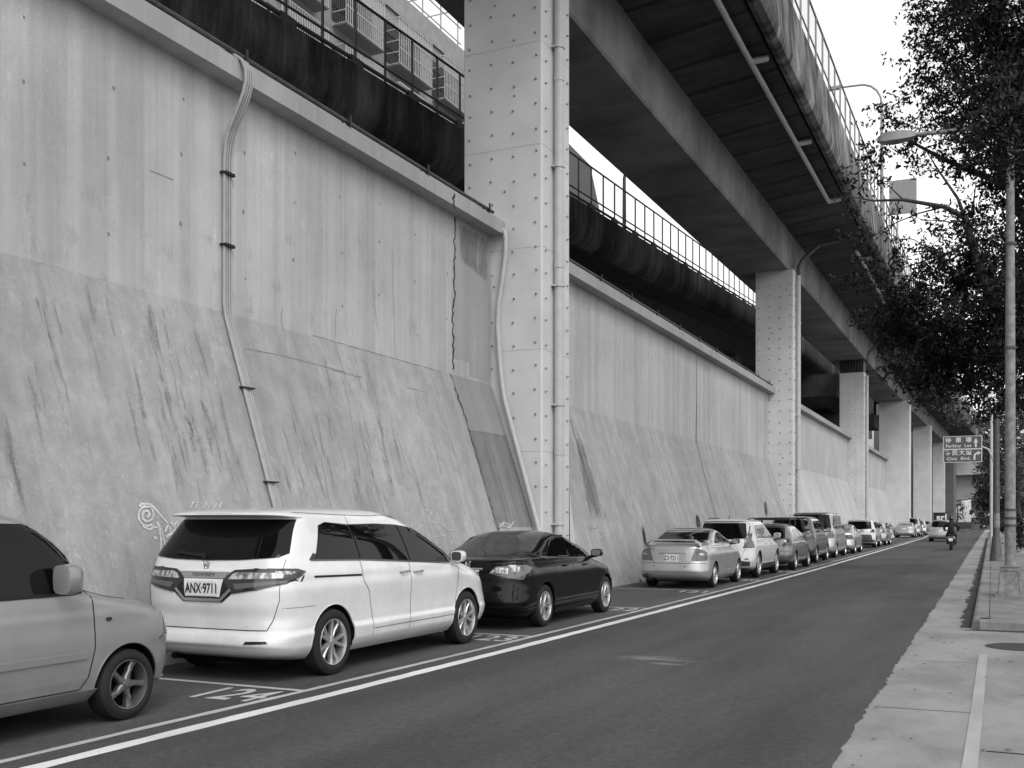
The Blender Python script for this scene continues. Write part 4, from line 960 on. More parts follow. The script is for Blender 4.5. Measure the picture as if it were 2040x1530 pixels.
# --- black sedan in front of the minivan
L = 4.54
def sedan(L, H, W, deck, nose, rows_extra=None):
    w = W / 2
    return [(.18, .30, L - .30, w * .88, .5, .8, 4, 3), (.27, .07, L - .08, w * .95, .5, .85, 4, 3), (.42, .0, L, w * .985, .55, .9, 3.6, 2.8), (.55, .02, L, w * .99, .6, .95, 3.4, 2.8), (.68, .06, L - .04, w * .995, .6, 1.0, 3.4, 2.6), (.78, .07, L - .12, w, .6, 1.05, 3.4, 2.4),
            (.86, .08, L - .36, w * .99, .6, 1.1, 3.4, 2.3), (.92, .09, L - .66, w * .97, .58, 1.0, 3.4, 2.3), (.965, .10, L - .98, w * .95, .55, .8, 3.2, 2.4), (deck - .03, .11, L - 1.14, w * .935, .52, .6, 3.2, 2.4), (deck, .17, L - 1.20, w * .92, .5, .55, 3, 2.4), (deck + .022, .40, L - 1.26, w * .90, .5, .45, 2.8, 2.6),
            (deck + .035, .60, L - 1.32, w * .888, .46, .42, 2.8, 2.8), (deck + .10, .79, L - 1.50, w * .86, .36, .36, 3.2, 3.0), (H - .20, 1.10, L - 1.84, w * .805, .32, .34, 3.2, 3.0), (H - .10, 1.37, L - 2.13, w * .755, .32, .34, 3.0, 2.8), (H - .05, 1.58, L - 2.36, w * .69, .32, .34, 2.8, 2.6), (H - .015, 1.85, L - 2.62, w * .50, .3, .3, 2.4, 2.4), (H, 2.1, 2.4, w * .15, .05, .05, 2, 2)]
c = Car('black_sedan', 'shiny black sedan parked directly ahead of the white minivan', 'sedan', GP, -6.95, 13.38, L, 1.435, 1.755, sedan(L, 1.435, 1.755, 1.03, 0), .98, 3.66, .318, P['black'], 'rim', 5, 'ten')
c.underbody()
c.windows([[(1.16, 1.06), (2.06, 1.03), (2.0, 1.325), (1.66, 1.325), (1.40, 1.22)], [(2.12, 1.03), (3.06, 1.005), (2.62, 1.25), (2.36, 1.325), (2.06, 1.33)]])
for k in ('side', 'left'):
    c.strip('belt_chrome', k, [[(1.05, 1.03), (1.4, 1.028), (2.1, 1.008), (3.1, .985)]], .014, M['chrome'], .006)
    c.strip('visor', k, [[(1.36, 1.21), (1.52, 1.30), (1.80, 1.35), (2.04, 1.352)], [(2.08, 1.352), (2.36, 1.345), (2.60, 1.28), (2.84, 1.16)]], .045, M['trim'], .02)
    c.strip('panel_gap', k, [[(1.28, 1.05), (1.36, .8), (1.46, .60)], [(2.09, 1.32), (2.10, .9), (2.05, .30)], [(3.14, .98), (3.20, .7), (3.12, .34)], [(1.4, .30), (3.2, .30)]], .007, M['gap'], .002)
    c.patch('sill_skirt', k, [(1.40, .18), (3.26, .18), (3.26, .26), (1.40, .26)], P['black'], .03, .08, skirt=.03)
c.handle(1.75, .90, P['black']); c.handle(2.62, .885, P['black'])
c.patch('rear_window', 'rear', [(-.68, 1.085), (0, 1.075), (.68, 1.085), (.56, 1.37), (-.56, 1.37)], M['glasslite'], .008, .05, skirt=.014)
c.windscreen([(-.62, 1.06), (.62, 1.06), (.50, 1.35), (-.50, 1.35)])
for sg in (1, -1):
    X = lambda l: [(sg * a, z) for a, z in l][::sg]
    t = c.patch('tail_lamp', 'rear', X([(.34, .83), (.80, .74), (.86, .80), (.86, .95), (.44, .935)]), M['lampmid'], .008, .05)
    c.patch('clear_lens', 'rear', X([(.36, .845), (.62, .83), (.62, .915), (.44, .92)]), M['lampclear'], .012, .04, t, skirt=.004)
    c.patch('clear_lens', 'rear', X([(.66, .86), (.80, .86), (.80, .93), (.68, .93)]), M['lampclear'], .012, .04, t, skirt=.004)
    c.patch('tail_lamp', 'wrap' if sg > 0 else 'wrapl', [(26, .76), (62, .84), (74, .91), (60, .955), (26, .955)], M['lampmid'], .008, .05)
c.plate('ABM·8312', .80, w_=.36, h=.155); c.emblem(0, .965, .085)
c.text_rear('CIVIC', .035, .56, .77, M['chrome'], 'model_lettering', .006)
c.strip('boot_gap', 'rear', [[(-.62, 1.03), (-.60, .96), (-.45, .78), (-.40, .70), (.40, .70), (.45, .78), (.60, .96), (.62, 1.03)]], .008, M['gap'])
c.patch('boot_handle', 'rear', [(-.24, .885), (.24, .885), (.24, .91), (-.24, .91)], M['chrome'], .008, .06)
c.mirror(2.95, 1.045, P['black'], .20, .13)
for a in (-.55, .55): c.box_on('parking_sensor', 'rear', a, .52, .03, .03, .006, P['black'])

# --- silver sedan with a boot spoiler
L = 4.36
c = Car('silver_sedan', 'silver sedan with a rear boot spoiler and plate Z3-7211', 'sedan', GP, -6.80, 23.5, L, 1.42, 1.695, sedan(L, 1.42, 1.695, 1.02, 0), .93, 3.43, .30, P['silver'], 'rim', 5, 'ten')
c.underbody()
c.windows([[(1.14, 1.055), (2.0, 1.035), (1.95, 1.31), (1.66, 1.31), (1.38, 1.20)], [(2.06, 1.035), (2.95, 1.01), (2.56, 1.23), (2.32, 1.31), (2.02, 1.31)]])
for k in ('side', 'left'):
    c.strip('panel_gap', k, [[(1.28, 1.04), (1.34, .8), (1.42, .62)], [(2.02, 1.31), (2.03, .9), (2.0, .30)], [(3.0, .98), (3.05, .7), (2.98, .34)]], .008, M['gap'])
    c.strip('side_moulding', k, [[(1.45, .56), (2.95, .56)]], .03, P['silver'], .012)
c.patch('rear_window', 'rear', [(-.66, 1.085), (0, 1.075), (.66, 1.085), (.54, 1.355), (-.54, 1.355)], M['glass'], .008, .05, skirt=.014)
c.windscreen([(-.60, 1.06), (.60, 1.06), (.48, 1.33), (-.48, 1.33)])
mb = MB(); mb.sweep([(0, 0)], []) if False else None
pr = [(.16, 1.125), (.10, 1.135), (.13, 1.155), (.30, 1.165), (.34, 1.15), (.30, 1.13)]; vs = []; XS = [-.66, -.62, -.52, 0, .52, .62, .66]
for i, a in enumerate(XS):
    dz = [-.13, -.07, -.01, 0, -.01, -.07, -.13][i]; vs += [(a, y, z + dz) for y, z in pr]
mb.add(vs, [(i * 6 + j, i * 6 + (j + 1) % 6, i * 6 + 6 + (j + 1) % 6, i * 6 + 6 + j) for i in range(6) for j in range(6)] + [tuple(range(6)), tuple(range(36, 42))]); c._b(mb, 'boot_spoiler', P['silver'], None, 40)
for sg in (1, -1):
    X = lambda l: [(sg * a, z) for a, z in l][::sg]
    c.patch('tail_lamp', 'rear', X([(.46, .66), (.835, .66), (.84, .80), (.74, .90), (.58, .96), (.54, .88)]), M['lampmid'], .008, .05)
    c.patch('tail_lamp', 'wrap' if sg > 0 else 'wrapl', [(24, .66), (52, .66), (54, .80), (34, .93), (24, .95)], M['lampmid'], .008, .05)
    c.patch('clear_lens', 'rear', X([(.62, .79), (.78, .79), (.76, .83), (.64, .84)]), M['lampclear'], .012, .04)
c.plate('Z3·7211', .72, w_=.34, h=.16)
c.patch('plate_light_bar', 'rear', [(-.30, .825), (.34, .825), (.34, .85), (-.30, .85)], M['chrome'], .012, .06)
c.strip('boot_gap', 'rear', [[(-.64, 1.0), (-.56, .96), (-.46, .66), (-.40, .60), (.40, .60), (.46, .66), (.56, .96), (.64, 1.0)]], .008, M['gap'])
c.strip('bumper_edge', 'rear', [[(-.80, .60), (.80, .60)], [(-.78, .40), (.78, .40)]], .012, M['gapsoft'])
c.text_rear('VIRAGE', .05, .52, .93, M['darkmetal'], 'model_lettering', .006); c.text_rear('LANCER', .05, -.50, .93, M['darkmetal'], 'model_lettering', .006)
c.mirror(2.85, 1.06, M['trim'], .20, .14)
for a in (-.42, .32): c.box_on('parking_sensor', 'rear', a, .53, .03, .03, .006, M['trim'])
mb = MB(); mb.tube([(-.62, -.02, .30), (-.62, .3, .30)], .055, 12); c._b(mb, 'exhaust', M['darkmetal'])

def hatch(L, H, W, belt, rtop, hood=.98, wt=.76, round_=3.6):
    """tall hatchback / SUV / people carrier rows; rtop = how far the roof's rear edge lies forward of the bumper"""
    w = W / 2
    return [(.22, .30, L - .28, w * .88, .5, .7, 4, 3), (.32, .05, L - .05, w * .96, .5, .8, 4, 3), (.48, .0, L, w * .99, .55, .9, 3.8, 2.8), (.62, .02, L, w, .6, .9, 3.8, 2.8), (.76, .06, L - .05, w, .6, .95, 3.8, 2.6), (.88, .07, L - .14, w * .995, .6, 1.0, round_, 2.4),
            (hood - .03, .08, L - .42, w * .985, .58, 1.0, round_, 2.4), (hood + .01, .09, L - .80, w * .975, .56, .8, round_, 2.4), (hood + .05, .10, L - 1.02, w * .965, .54, .55, round_, 2.6), (belt + .06, .12 + .1 * rtop, L - 1.15, w * .945, .5, .5, round_, 2.6), (belt + .16, .12 + .35 * rtop, L - 1.32, w * .90, .46, .45, 3.4, 2.6),
            (H - .16, .1 + .88 * rtop, L - 1.80, w * (wt + .04), .44, .45, 3.4, 2.6), (H - .10, .08 + rtop, L - 1.98, w * wt, .42, .45, 3.2, 2.6), (H - .07, .02 + rtop, L - 2.08, w * (wt - .04), .42, .45, 3.2, 2.6), (H - .04, .08 + rtop, L - 2.2, w * (wt - .10), .4, .45, 3, 2.6), (H - .015, .45 + rtop, L - 2.45, w * (wt - .26), .4, .4, 2.6, 2.6), (H, .9 + rtop, L - 2.8, w * .15, .1, .1, 2, 2)]
def std_hatch(name, label, xc, yr, L, H, W, pm, belt=1.05, rtop=.3, wr=.33, ra=.9, fa=None, hood=.98, cat='SUV', rim='rim', lamps='mid', clad=True, plate=True, group=GP, wt=.76, win=None, glass='glass', detail=True, third=True, lampz=(.80, 1.15)):
    fa = fa or ra + .59 * L; rw = hatch(L, H, W, belt, rtop, hood, wt)
    c = Car(name, label, cat, group, xc, yr, L, H, W, rw, ra, fa, wr, pm, rim, 5, 'double' if detail else 'plain', .05, detail, detail); c.underbody(.2)
    a0 = .35 + rtop; a3 = L - 1.42; top = H - .17; b = belt + .04; w = W / 2
    m1 = a0 + (a3 - a0) * .34; m2 = a0 + (a3 - a0) * .66
    if third: P_ = [[(a0, b + .02), (m1 - .05, b), (m1 - .05, top), (a0 + .14, top - .02)], [(m1 + .02, b), (m2 - .02, b), (m2 - .06, top), (m1 + .02, top)], [(m2 + .05, b), (a3, b), (a3 - .34, top - .16), (a3 - .52, top), (m2 + .01, top)]]
    else: P_ = [[(a0 + .02, b + .03), (m1 + .35, b), (m1 + .35, top), (a0 + .32, top - .02), (a0 + .10, b + .14)], [(m1 + .42, b), (a3, b), (a3 - .34, top - .16), (a3 - .54, top), (m1 + .42, top)]]
    c.windows(P_, M[glass])
    xr = w * wt - .05
    c.patch('rear_window', 'rear', [(-xr - .06, b + .02), (0, b - .02), (xr + .06, b + .02), (xr - .03, H - .13), (-xr + .03, H - .13)], M['glass'], .010, .05 if detail else .12, skirt=.016)
    c.windscreen([(-xr - .02, b + .04), (xr + .02, b + .04), (xr - .05, H - .14), (-xr + .05, H - .14)])
    lm = {'mid': M['lampmid'], 'dark': M['lampdark'], 'clear': M['lampclear']}[lamps]; z0, z1 = lampz
    for sg in (1, -1):
        X = lambda l: [(sg * q, z) for q, z in l][::sg]
        c.patch('tail_lamp', 'rear', X([(w * .66, z0), (w * .97, z0), (w * .93, z1), (w * .76, z1)]), lm, .008, .06)
        c.patch('tail_lamp', 'wrap' if sg > 0 else 'wrapl', [(25, z0), (58, z0 + .02), (50, z1), (25, z1)], lm, .008, .06)
    if plate: c.plate('', .84, w_=.34, h=.16)
    if clad:
        c.patch('rear_cladding', 'rear', [(-w * .93, .24), (w * .93, .24), (w * .95, .46), (w * .6, .50), (-w * .6, .50), (-w * .95, .46)], M['clad'], .012, .08)
        for k in ('side', 'left'): c.patch('sill_cladding', k, [(ra + wr + .1, .23), (fa - wr - .1, .23), (fa - wr - .1, .38), (ra + wr + .1, .38)], M['clad'], .012, .1)
    if detail:
        for k in ('side', 'left'): c.strip('panel_gap', k, [[(m1, b), (m1 + .03, .7), (m1 + .12, .4)], [(m2, top), (m2 + .03, .8), (m2 + .02, .36)], [(a3 + .04, b - .03), (a3 + .08, .7), (a3 + .02, .40)]], .009, M['gap'])
        c.strip('tailgate_gap', 'rear', [[(-xr - .12, b), (-w * .66, .66), (-w * .6, .56), (w * .6, .56), (w * .66, .66), (xr + .12, b)]], .009, M['gap'])
        c.handle(m1 + .25, b - .14, pm); c.handle(m2 + .3, b - .15, pm)
    c.mirror(a3 - .06, b + .05, pm, .21, .16)
    return c, (a0, a3, m1, m2, top, b, xr)
# white SUV
c, d = std_hatch('white_suv', 'white sport utility vehicle between the silver spoiler sedan and the roof rack car', -6.80, 28.35, 4.52, 1.66, 1.82, P['pearl'], 1.05, .40, .36, .9, 3.55, third=False, lampz=(.84, 1.10), wt=.74)
for sg in (1, -1):
    c.patch('tail_lamp', 'rear', [(sg * a, z) for a, z in [(.70, 1.10), (.80, 1.10), (.745, 1.50), (.68, 1.50)]][::sg], M['lampmid'], .010, .06)
mb = MB(); mb.tube([(0, 1.15, 1.63), (0, 1.05, 1.74)], .012, 6); c._b(mb, 'antenna', M['trim'])
for sg in (1, -1): mb = MB(); mb.tube([(sg * .56, .75, 1.60), (sg * .58, 1.2, 1.66), (sg * .58, 2.2, 1.67), (sg * .56, 2.6, 1.60)], .018, 6); c._b(mb, 'roof_rail', M['darkmetal'])
c.patch('chrome_garnish', 'rear', [(-.30, .99), (.30, .99), (.30, 1.03), (-.30, 1.03)], M['chrome'], .014, .07)
c.patch('reflector', 'rear', [(.66, .52), (.76, .52), (.76, .56), (.66, .56)], M['lampdark'], .008, .05)
# grey hatchback under a roof rack
c, d = std_hatch('grey_hatchback', 'metallic grey hatchback carrying a black roof rack', -6.62, 33.4, 4.35, 1.50, 1.76, P['grey'], .98, .55, .31, .95, 3.55, .92, 'hatchback', third=False, clad=False, lampz=(.80, 1.02), lamps='dark', wt=.72)
mb = MB()
for sg in (1, -1): mb.bar((sg * .55, 1.35, 1.66), (sg * .55, 2.75, 1.66), .05, .07)
for k in range(5): mb.bar((-.55, 1.4 + k * .32, 1.63), (.55, 1.4 + k * .32, 1.63), .04, .035)
for sg in (1, -1):
    for y in (1.55, 2.55): mb.bar((sg * .55, y, 1.62), (sg * .57, y, 1.40), .05)
mb.bar((-.57, 1.35, 1.66), (.57, 1.35, 1.66), .06, .08); mb.bar((-.57, 2.75, 1.66), (.57, 2.75, 1.66), .06, .08)
c._b(mb, 'roof_rack', M['darkmetal'])
c.patch('bumper_shade', 'rear', [(-.78, .62), (.78, .62), (.78, .64), (-.78, .64)], M['gapsoft'], .004, .07)
# black people carrier, van, sedans and the far cars
std_hatch('dark_people_carrier', 'dark charcoal people carrier between the roof rack car and the tall silver van', -6.88, 39.6, 4.6, 1.76, 1.80, P['darkgrey'], 1.12, .28, .32, .9, 3.6, 1.02, 'people carrier', clad=False, lamps='dark', lampz=(.9, 1.2))
c, d = std_hatch('tall_van', 'tall grey van with square back in the middle of the parked row', -6.95, 45.1, 4.95, 1.98, 1.90, P['silver'], 1.18, .10, .33, 1.0, 4.0, 1.10, 'van', clad=False, lampz=(.85, 1.15), wt=.84)
c = Car('distant_sedan', 'small silver sedan parked ahead of the tall grey van', 'sedan', GP, -6.82, 51.6, 4.45, 1.43, 1.72, sedan(4.45, 1.43, 1.72, 1.03, 0), .9, 3.5, .31, P['silver'], 'rim', 5, 'ten', full=False); c.underbody()
c.windows([[(1.14, 1.055), (2.0, 1.035), (1.95, 1.31), (1.66, 1.31), (1.38, 1.20)], [(2.06, 1.035), (2.95, 1.01), (2.56, 1.23), (2.32, 1.31), (2.02, 1.31)]])
c.patch('rear_window', 'rear', [(-.62, 1.085), (.62, 1.085), (.49, 1.35), (-.49, 1.35)], M['glasslite'], .004, .15, skirt=.01)
for sg in (1, -1): c.patch('tail_lamp', 'rear', [(sg * a, z) for a, z in [(.46, .72), (.82, .70), (.80, .90), (.50, .92)]][::sg], M['lampdark'], .008, .1); c.patch('tail_lamp', 'wrap' if sg > 0 else 'wrapl', [(24, .72), (56, .74), (50, .90), (24, .92)], M['lampdark'], .008, .1)
c.plate('', .78); c.mirror(2.85, 1.06, P['silver'])
c, d = std_hatch('far_white_suv', 'white sport utility vehicle with black lower bumper, last but one of the near row', -7.05, 63.4, 4.6, 1.68, 1.85, P['pearl'], 1.06, .36, .35, .9, 3.55, detail=False, lamps='dark', lampz=(.90, 1.10))
c.patch('bumper_insert', 'rear', [(-.8, .40), (.8, .40), (.7, .78), (-.7, .78)], M['clad'], .016, .15)
std_hatch('far_silver_hatchback', 'silver hatchback half hidden ahead of the far white sport utility vehicle', -6.95, 69.6, 4.3, 1.5, 1.75, P['silver'], 1.0, .4, .31, .9, 3.5, .94, 'hatchback', detail=False, clad=False)
c = Car('faraway_sedan', 'silver sedan parked alone past the third column in front of a grey people carrier', 'sedan', GP, -7.45, 103.8, 4.5, 1.45, 1.76, sedan(4.5, 1.45, 1.76, 1.05, 0), .95, 3.6, .31, P['silver'], 'rim', 5, 'plain', full=False); c.underbody()
c.patch('rear_window', 'rear', [(-.62, 1.105), (.62, 1.105), (.49, 1.38), (-.49, 1.38)], M['glass'], .004, .2, skirt=.01); c.windows([[(1.32, 1.06), (2.95, 1.04), (2.5, 1.28), (1.72, 1.31), (1.50, 1.21)]])
for sg in (1, -1): c.patch('tail_lamp', 'rear', [(sg * a, z) for a, z in [(.42, .82), (.82, .82), (.80, .96), (.50, .95)]][::sg], M['lampdark'], .008, .2)
c.plate('', .82)
std_hatch('far_people_carrier', 'grey people carrier showing above the lone silver sedan', -7.3, 110.2, 4.7, 1.90, 1.80, P['silver'], 1.15, .25, .33, cat='people carrier', detail=False, clad=False)
std_hatch('faraway_white_suv', 'white sport utility vehicle parked beyond the lone silver sedan', -7.4, 122, 4.5, 1.68, 1.82, P['pearl'], 1.06, .36, .35, detail=False)
std_hatch('faraway_dark_car', 'dark car at the far end of the parked row', -7.3, 131, 4.4, 1.55, 1.76, P['darkgrey'], 1.02, .4, .32, cat='car', detail=False, clad=False)
c, d = std_hatch('moving_car', 'silver hatchback driving away down the road beside the motorcyclist', -3.45, 84.5, 4.5, 1.66, 1.80, P['silver'], 1.06, .32, .34, .9, 3.6, detail=False, cat='car', group=None, lamps='clear', clad=False)
# ------------------------------------------------------------------ street lamps and the direction sign
def pole1():
    x, y = .33, 22.1; r = empty('street_lamp', (x, y, .15), 'weathered grey street lamp pole on a framed pedestal at the right edge', 'street lamp')
    mb = MB(); a, b, h = .225, .17, .56
    mb.add([(x + i * a, y + j * a, .15) for i, j in ((-1, -1), (1, -1), (1, 1), (-1, 1))] + [(x + i * b, y + j * b, .15 + h) for i, j in ((-1, -1), (1, -1), (1, 1), (-1, 1))], [(0, 1, 5, 4), (1, 2, 6, 5), (2, 3, 7, 6), (3, 0, 4, 7), (4, 5, 6, 7)])
    mb.box(x - .27, x + .27, y - .27, y + .27, .146, .19); mb.box(x - .19, x + .19, y - .19, y + .19, .71, .74)
    for s in (-1, 1): mb.bar((x + s * .19, y - .222, .20), (x + s * .145, y - .180, .68), .035, .02)
    mb.bar((x - .16, y - .185, .66), (x + .16, y - .185, .66), .02, .035)
    mb.build('pedestal', M['polegrey'], r)
    mb = MB(); mb.tube([(x, y, .72), (x, y, 2.5), (x, y, 5), (x, y, 9.0)], [.098, .095, .088, .07], 16); mb.build('pole', M['polegrey'], r, smooth=50)
    for z in (1.62, 1.78, 1.48, 4.9, 6.9): mb = MB(); mb.tube([(x, y, z), (x, y, z + .05)], .108, 16); mb.build('band', M['poledark'], r)
    mb = MB(); mb.tube([(x, y, 1.5), (x, y, 1.82)], .102, 16); mb.build('notice_wrap', M['lampgrey'], r)
    mb = MB(); mb.tube([(x, y, 9.0), (x - .1, y, 9.15), (x - .5, y, 9.24), (x - 1.75, y, 9.30)], [.07, .05, .045, .04], 10); mb.build('arm', M['lampgrey'], r, smooth=50)
    mb = MB(); hx, hz = x - 1.7, 9.30
    mb.add([(hx - t * .72, y + s * w_, hz + z) for t, w_, z0, z1 in ((0, .05, -.04, .05), (.15, .11, -.07, .08), (.45, .15, -.09, .10), (.85, .13, -.08, .09), (1, .05, -.04, .04)) for s, z in ((-1, z0), (1, z0), (.8, z1), (-.8, z1))],
           [(i * 4 + j, i * 4 + (j + 1) % 4, i * 4 + 4 + (j + 1) % 4, i * 4 + 4 + j) for i in range(4) for j in range(4)] + [(0, 1, 2, 3), (16, 17, 18, 19)]); mb.build('lamp_head', M['lampgrey'], r, smooth=60)
    mb = MB(); mb.lathe([(.001, -.02), (.10, -.01), (.12, .03)], 16, c=(hx - .42, y, hz - .10)); mb.build('lamp_lens', M['lens'], r)
pole1()
x, y = .16, 41.2
r = empty('sign_post', (x, y, .15), 'dark flared post on the pavement carrying the road sign', 'post')
mb = MB(); mb.tube([(x, y, .15), (x, y, .20), (x, y, 1.0), (x, y, 1.05), (x, y, 5.5)], [.26, .22, .14, .115, .10], 12); mb.build('post', M['poledark'], r, smooth=40)
mb = MB(); mb.tube([(x, y, 1.35), (x, y, 1.85)], .118, 12); mb.build('notice_wrap', M['polegrey'], r)
mb = MB(); mb.tube([(x - .04, y, 3.45), (x - .10, y - .02, 3.82), (x - .25, y - .04, 4.17), (x - .5, y - .05, 4.30), (x - .75, y - .05, 4.12), (x - 1.5, y - .05, 4.12)], .035, 8); mb.build('bracket_arm', M['pipe'], r, smooth=60)
x2, y2 = .0, 44.5
r = empty('thin_lamp', (x2, y2, .15), 'slim pale lamp post with a curved arm just behind the dark sign post', 'street lamp')
mb = MB(); mb.tube([(x2, y2, .15), (x2, y2, 6.0), (x2 - .04, y2, 6.3), (x2 - .22, y2, 6.62), (x2 - .5, y2, 6.82), (x2 - .85, y2, 6.92)], [.07, .055, .05, .045, .04, .035], 10); mb.build('pole', M['pipe'], r, smooth=50)
mb = MB(); mb.box(x2 - 1.3, x2 - .8, y2 - .09, y2 + .09, 6.88, 6.99); mb.build('lamp_head', M['lampgrey'], r)
# direction sign
sx0, sx1, sy, z0, z1 = -1.60, -.30, 41.08, 3.72, 4.68
sg = empty('direction_sign', ((sx0 + sx1) / 2, sy, z0), 'grey two-panel road sign reading Parking Lot and Civic Blvd.', 'road sign')
mb = MB(); mb.box(sx0, sx1, sy, sy + .04, z0, z1); mb.build('sign_board', M['signtext'], sg)
zm = z0 + .48
for a, b in ((z0, zm), (zm, z1)):
    mb = MB(); mb.box(sx0 + .025, sx1 - .025, sy - .005, sy, a + .022, b - .018); mb.build('sign_panel', M['signgrey'], sg)
def stext(t, size, px, pz, bold=.0, sp=1.0, sx=1.0): return text_mesh(t, size, M['signtext'], 'sign_text', Matrix.Translation((px - sg.location.x, sy - .012 - sg.location.y, pz - sg.location.z)) @ Matrix.Rotation(R(90), 4, 'X'), sg, ext=.001, bold=bold, space=sp, sx=sx)
stext('停', .21, sx0 + .17, z1 - .157, .004); stext('車', .21, sx0 + .51, z1 - .157, .004); stext('場', .21, sx0 + .85, z1 - .157, .004)
stext('Parking  Lot', .158, sx0 + .51, z1 - .36, .003, 1.10)
for k, ch in enumerate('市民大道'): stext(ch, .21, sx0 + .17 + .228 * k, zm - .137, .004)
stext('Civic  Blvd.', .158, sx0 + .52, zm - .345, .003, 1.10)
mb = MB(); ax = sx1 - .21; yy = sy - .010
mb.add([(ax - .028, yy, zm + .06), (ax + .028, yy, zm + .06), (ax + .028, yy, z1 - .24), (ax - .028, yy, z1 - .24)], [(0, 1, 2, 3)]); mb.add([(ax - .075, yy, z1 - .25), (ax + .075, yy, z1 - .25), (ax, yy, z1 - .08)], [(0, 1, 2)])
mb.build('up_arrow', M['signtext'], sg)
mb = MB(); ax = sx1 - .255; cz = zm - .27
P_o = [(ax - .03, z0 + .08), (ax - .03, cz)] + [(ax - .03 + .15 * (1 - math.cos(t)), cz + .15 * math.sin(t)) for t in [i * .26 for i in range(1, 7)]]
P_i = [(ax + .03, z0 + .08), (ax + .03, cz)] + [(ax + .03 + .09 * (1 - math.cos(t)), cz + .09 * math.sin(t)) for t in [i * .26 for i in range(1, 7)]]
for a, b, c_, d in zip(P_o[:-1], P_o[1:], P_i[1:], P_i[:-1]): mb.add([(q[0], yy, q[1]) for q in (a, b, c_, d)], [(0, 1, 2, 3)])
mb.add([(ax + .10, yy, cz + .045), (ax + .10, yy, cz + .195), (ax + .23, yy, cz + .12)], [(0, 1, 2)]); mb.build('turn_arrow', M['signtext'], sg)

# lamps on the viaducts
def deck_lamp(px, y, zb, zt, arm, label, m='lampgrey'):
    r = empty('deck_lamp', (px, y, zb), label, 'street lamp', 'lamps on the elevated roads')
    s = arm / abs(arm); a = abs(arm); mb = MB()
    mb.tube([(px, y, zb), (px, y, zt - 1.3)] + [(px + s * a * (.5 - .5 * math.cos(t)), y, zt - 1.3 + 1.25 * math.sin(t)) for t in (.35, .7, 1.05, 1.4, 1.6)] + [(px + s * a, y, zt)], [.10, .075] + [.055] * 6, 8); mb.build('pole', M[m], r, smooth=50)
    mb = MB(); mb.box(min(px + s * a, px + s * (a + .6)), max(px + s * a, px + s * (a + .6)), y - .12, y + .12, zt - .07, zt + .09); mb.build('lamp_head', M[m], r)
deck_lamp(-5.75 + vdx(58.9), 58.9, 17.6, 25.3, -2.2, 'tall curved lamp rising above the viaduct railing')
deck_lamp(-5.75 + vdx(90), 90, 17.6, 24.6, -2.2, 'farther lamp on the viaduct almost lost in the leaves')
deck_lamp(-14.6, 43.2, 13.4, 17.9, 2.6, 'small dark curved lamp behind the ramp railing', 'raildark')
r = empty('deck_sign', (-5.6 + vdx(64), 64, 17.7), 'square grey sign back fixed above the viaduct railing behind leaves', 'sign')
mb = MB(); bx = -5.1 + vdx(64); mb.box(bx - .75, bx + .75, 64, 64.06, 19.4, 21.4); mb.build('sign_board', M['lampgrey'], r)
mb = MB(); mb.tube([(bx - .3, 64.1, 17.7), (bx - .3, 64.1, 21.3)], .06, 8); mb.build('post', M['steel'], r)

# ------------------------------------------------------------------ buildings behind the ramp
M['tile'] = plain('tiled_facade', .26, .8, var=.1, scale=2, obj=False)
M['tiledark'] = plain('grey_facade', .09, .8, var=.1, scale=2, obj=False)
M['palefac'] = plain('pale_facade', .45, .8, var=.06, scale=1)
def apartment():
    x = -27.0; r = empty('apartment_block', (x - 5, 42, 0), 'grey apartment block with barred window cages above the ramp railing', 'building')
    mb = MB(); mb.box(x - 10, x, 18, 52.5, 0, 26.9); mb.build('wall', M['tile'], r)
    mb = MB(); mb.box(x - 9.5, x + .12, 18, 52.7, 26.9, 28.0); mb.build('parapet', M['tile'], r)
    for fl, z in enumerate((14.6, 17.8, 21.0, 24.2)):
        for k in range(7):
            y = 20.5 + k * 4.6; wid = 3.3
            f = MB(); f.box(x - .02, x + .03, y, y + wid, z, z + 1.9); wn = f.build('window', M['glass'], r)
            c = MB(); d = .75; 
            for i in range(int(wid / .17) + 1): yy = y + i * .17; c.box(x + d, x + d + .03, yy, yy + .035, z - .25, z + 2.0)
            for zz in (z - .25, z + .5, z + 1.25, z + 2.0): c.box(x + d - .005, x + d + .035, y, y + wid, zz, zz + .05)
            for yy in (y, y + wid - .04): 
                for q in range(5): c.box(x + .03, x + d, yy, yy + .04, z - .25 + q * .56, z - .21 + q * .56)
            c.build('window_cage', M['palefac'], wn, org=(x - 5, 42, 0))
            c = MB(); c.box(x + .03, x + d - .01, y + .02, y + wid - .02, z - .30, z - .26); c.build('cage_tray', M['lampgrey'], wn, org=(x - 5, 42, 0))
    mb = MB()
    for k in range(18): y = 18 + k * 2.0; mb.bar((x - .5, y, 28.0), (x - .5, y, 30.6), .06); mb.bar((x - .5, y, 30.6), (x - 5, y, 30.6), .05)
    for z in (28.8, 29.7, 30.6): mb.bar((x - .5, 18, z), (x - .5, 52.4, z), .05)
    mb.build('roof_frame', M['steel'], r)
apartment()
r = empty('gabled_house', (-34, 79, 0), 'plain grey gable end showing between the nearest column and the ramp railing', 'building')
mb = MB(); mb.add([(-29.5, 76.5, 0), (-29.5, 81.5, 0), (-29.5, 81.5, 26.6), (-29.5, 78.7, 30.4), (-29.5, 70, 30.8), (-29.5, 70, 0), (-40, 76.5, 0), (-40, 81.5, 0), (-40, 81.5, 26.6), (-40, 78.7, 30.4), (-40, 70, 30.8), (-40, 70, 0)],
                  [(5, 0, 1, 2, 3, 4), (11, 10, 9, 8, 7, 6), (1, 7, 8, 2), (2, 8, 9, 3), (3, 9, 10, 4)]); mb.build('wall', M['tiledark'], r)
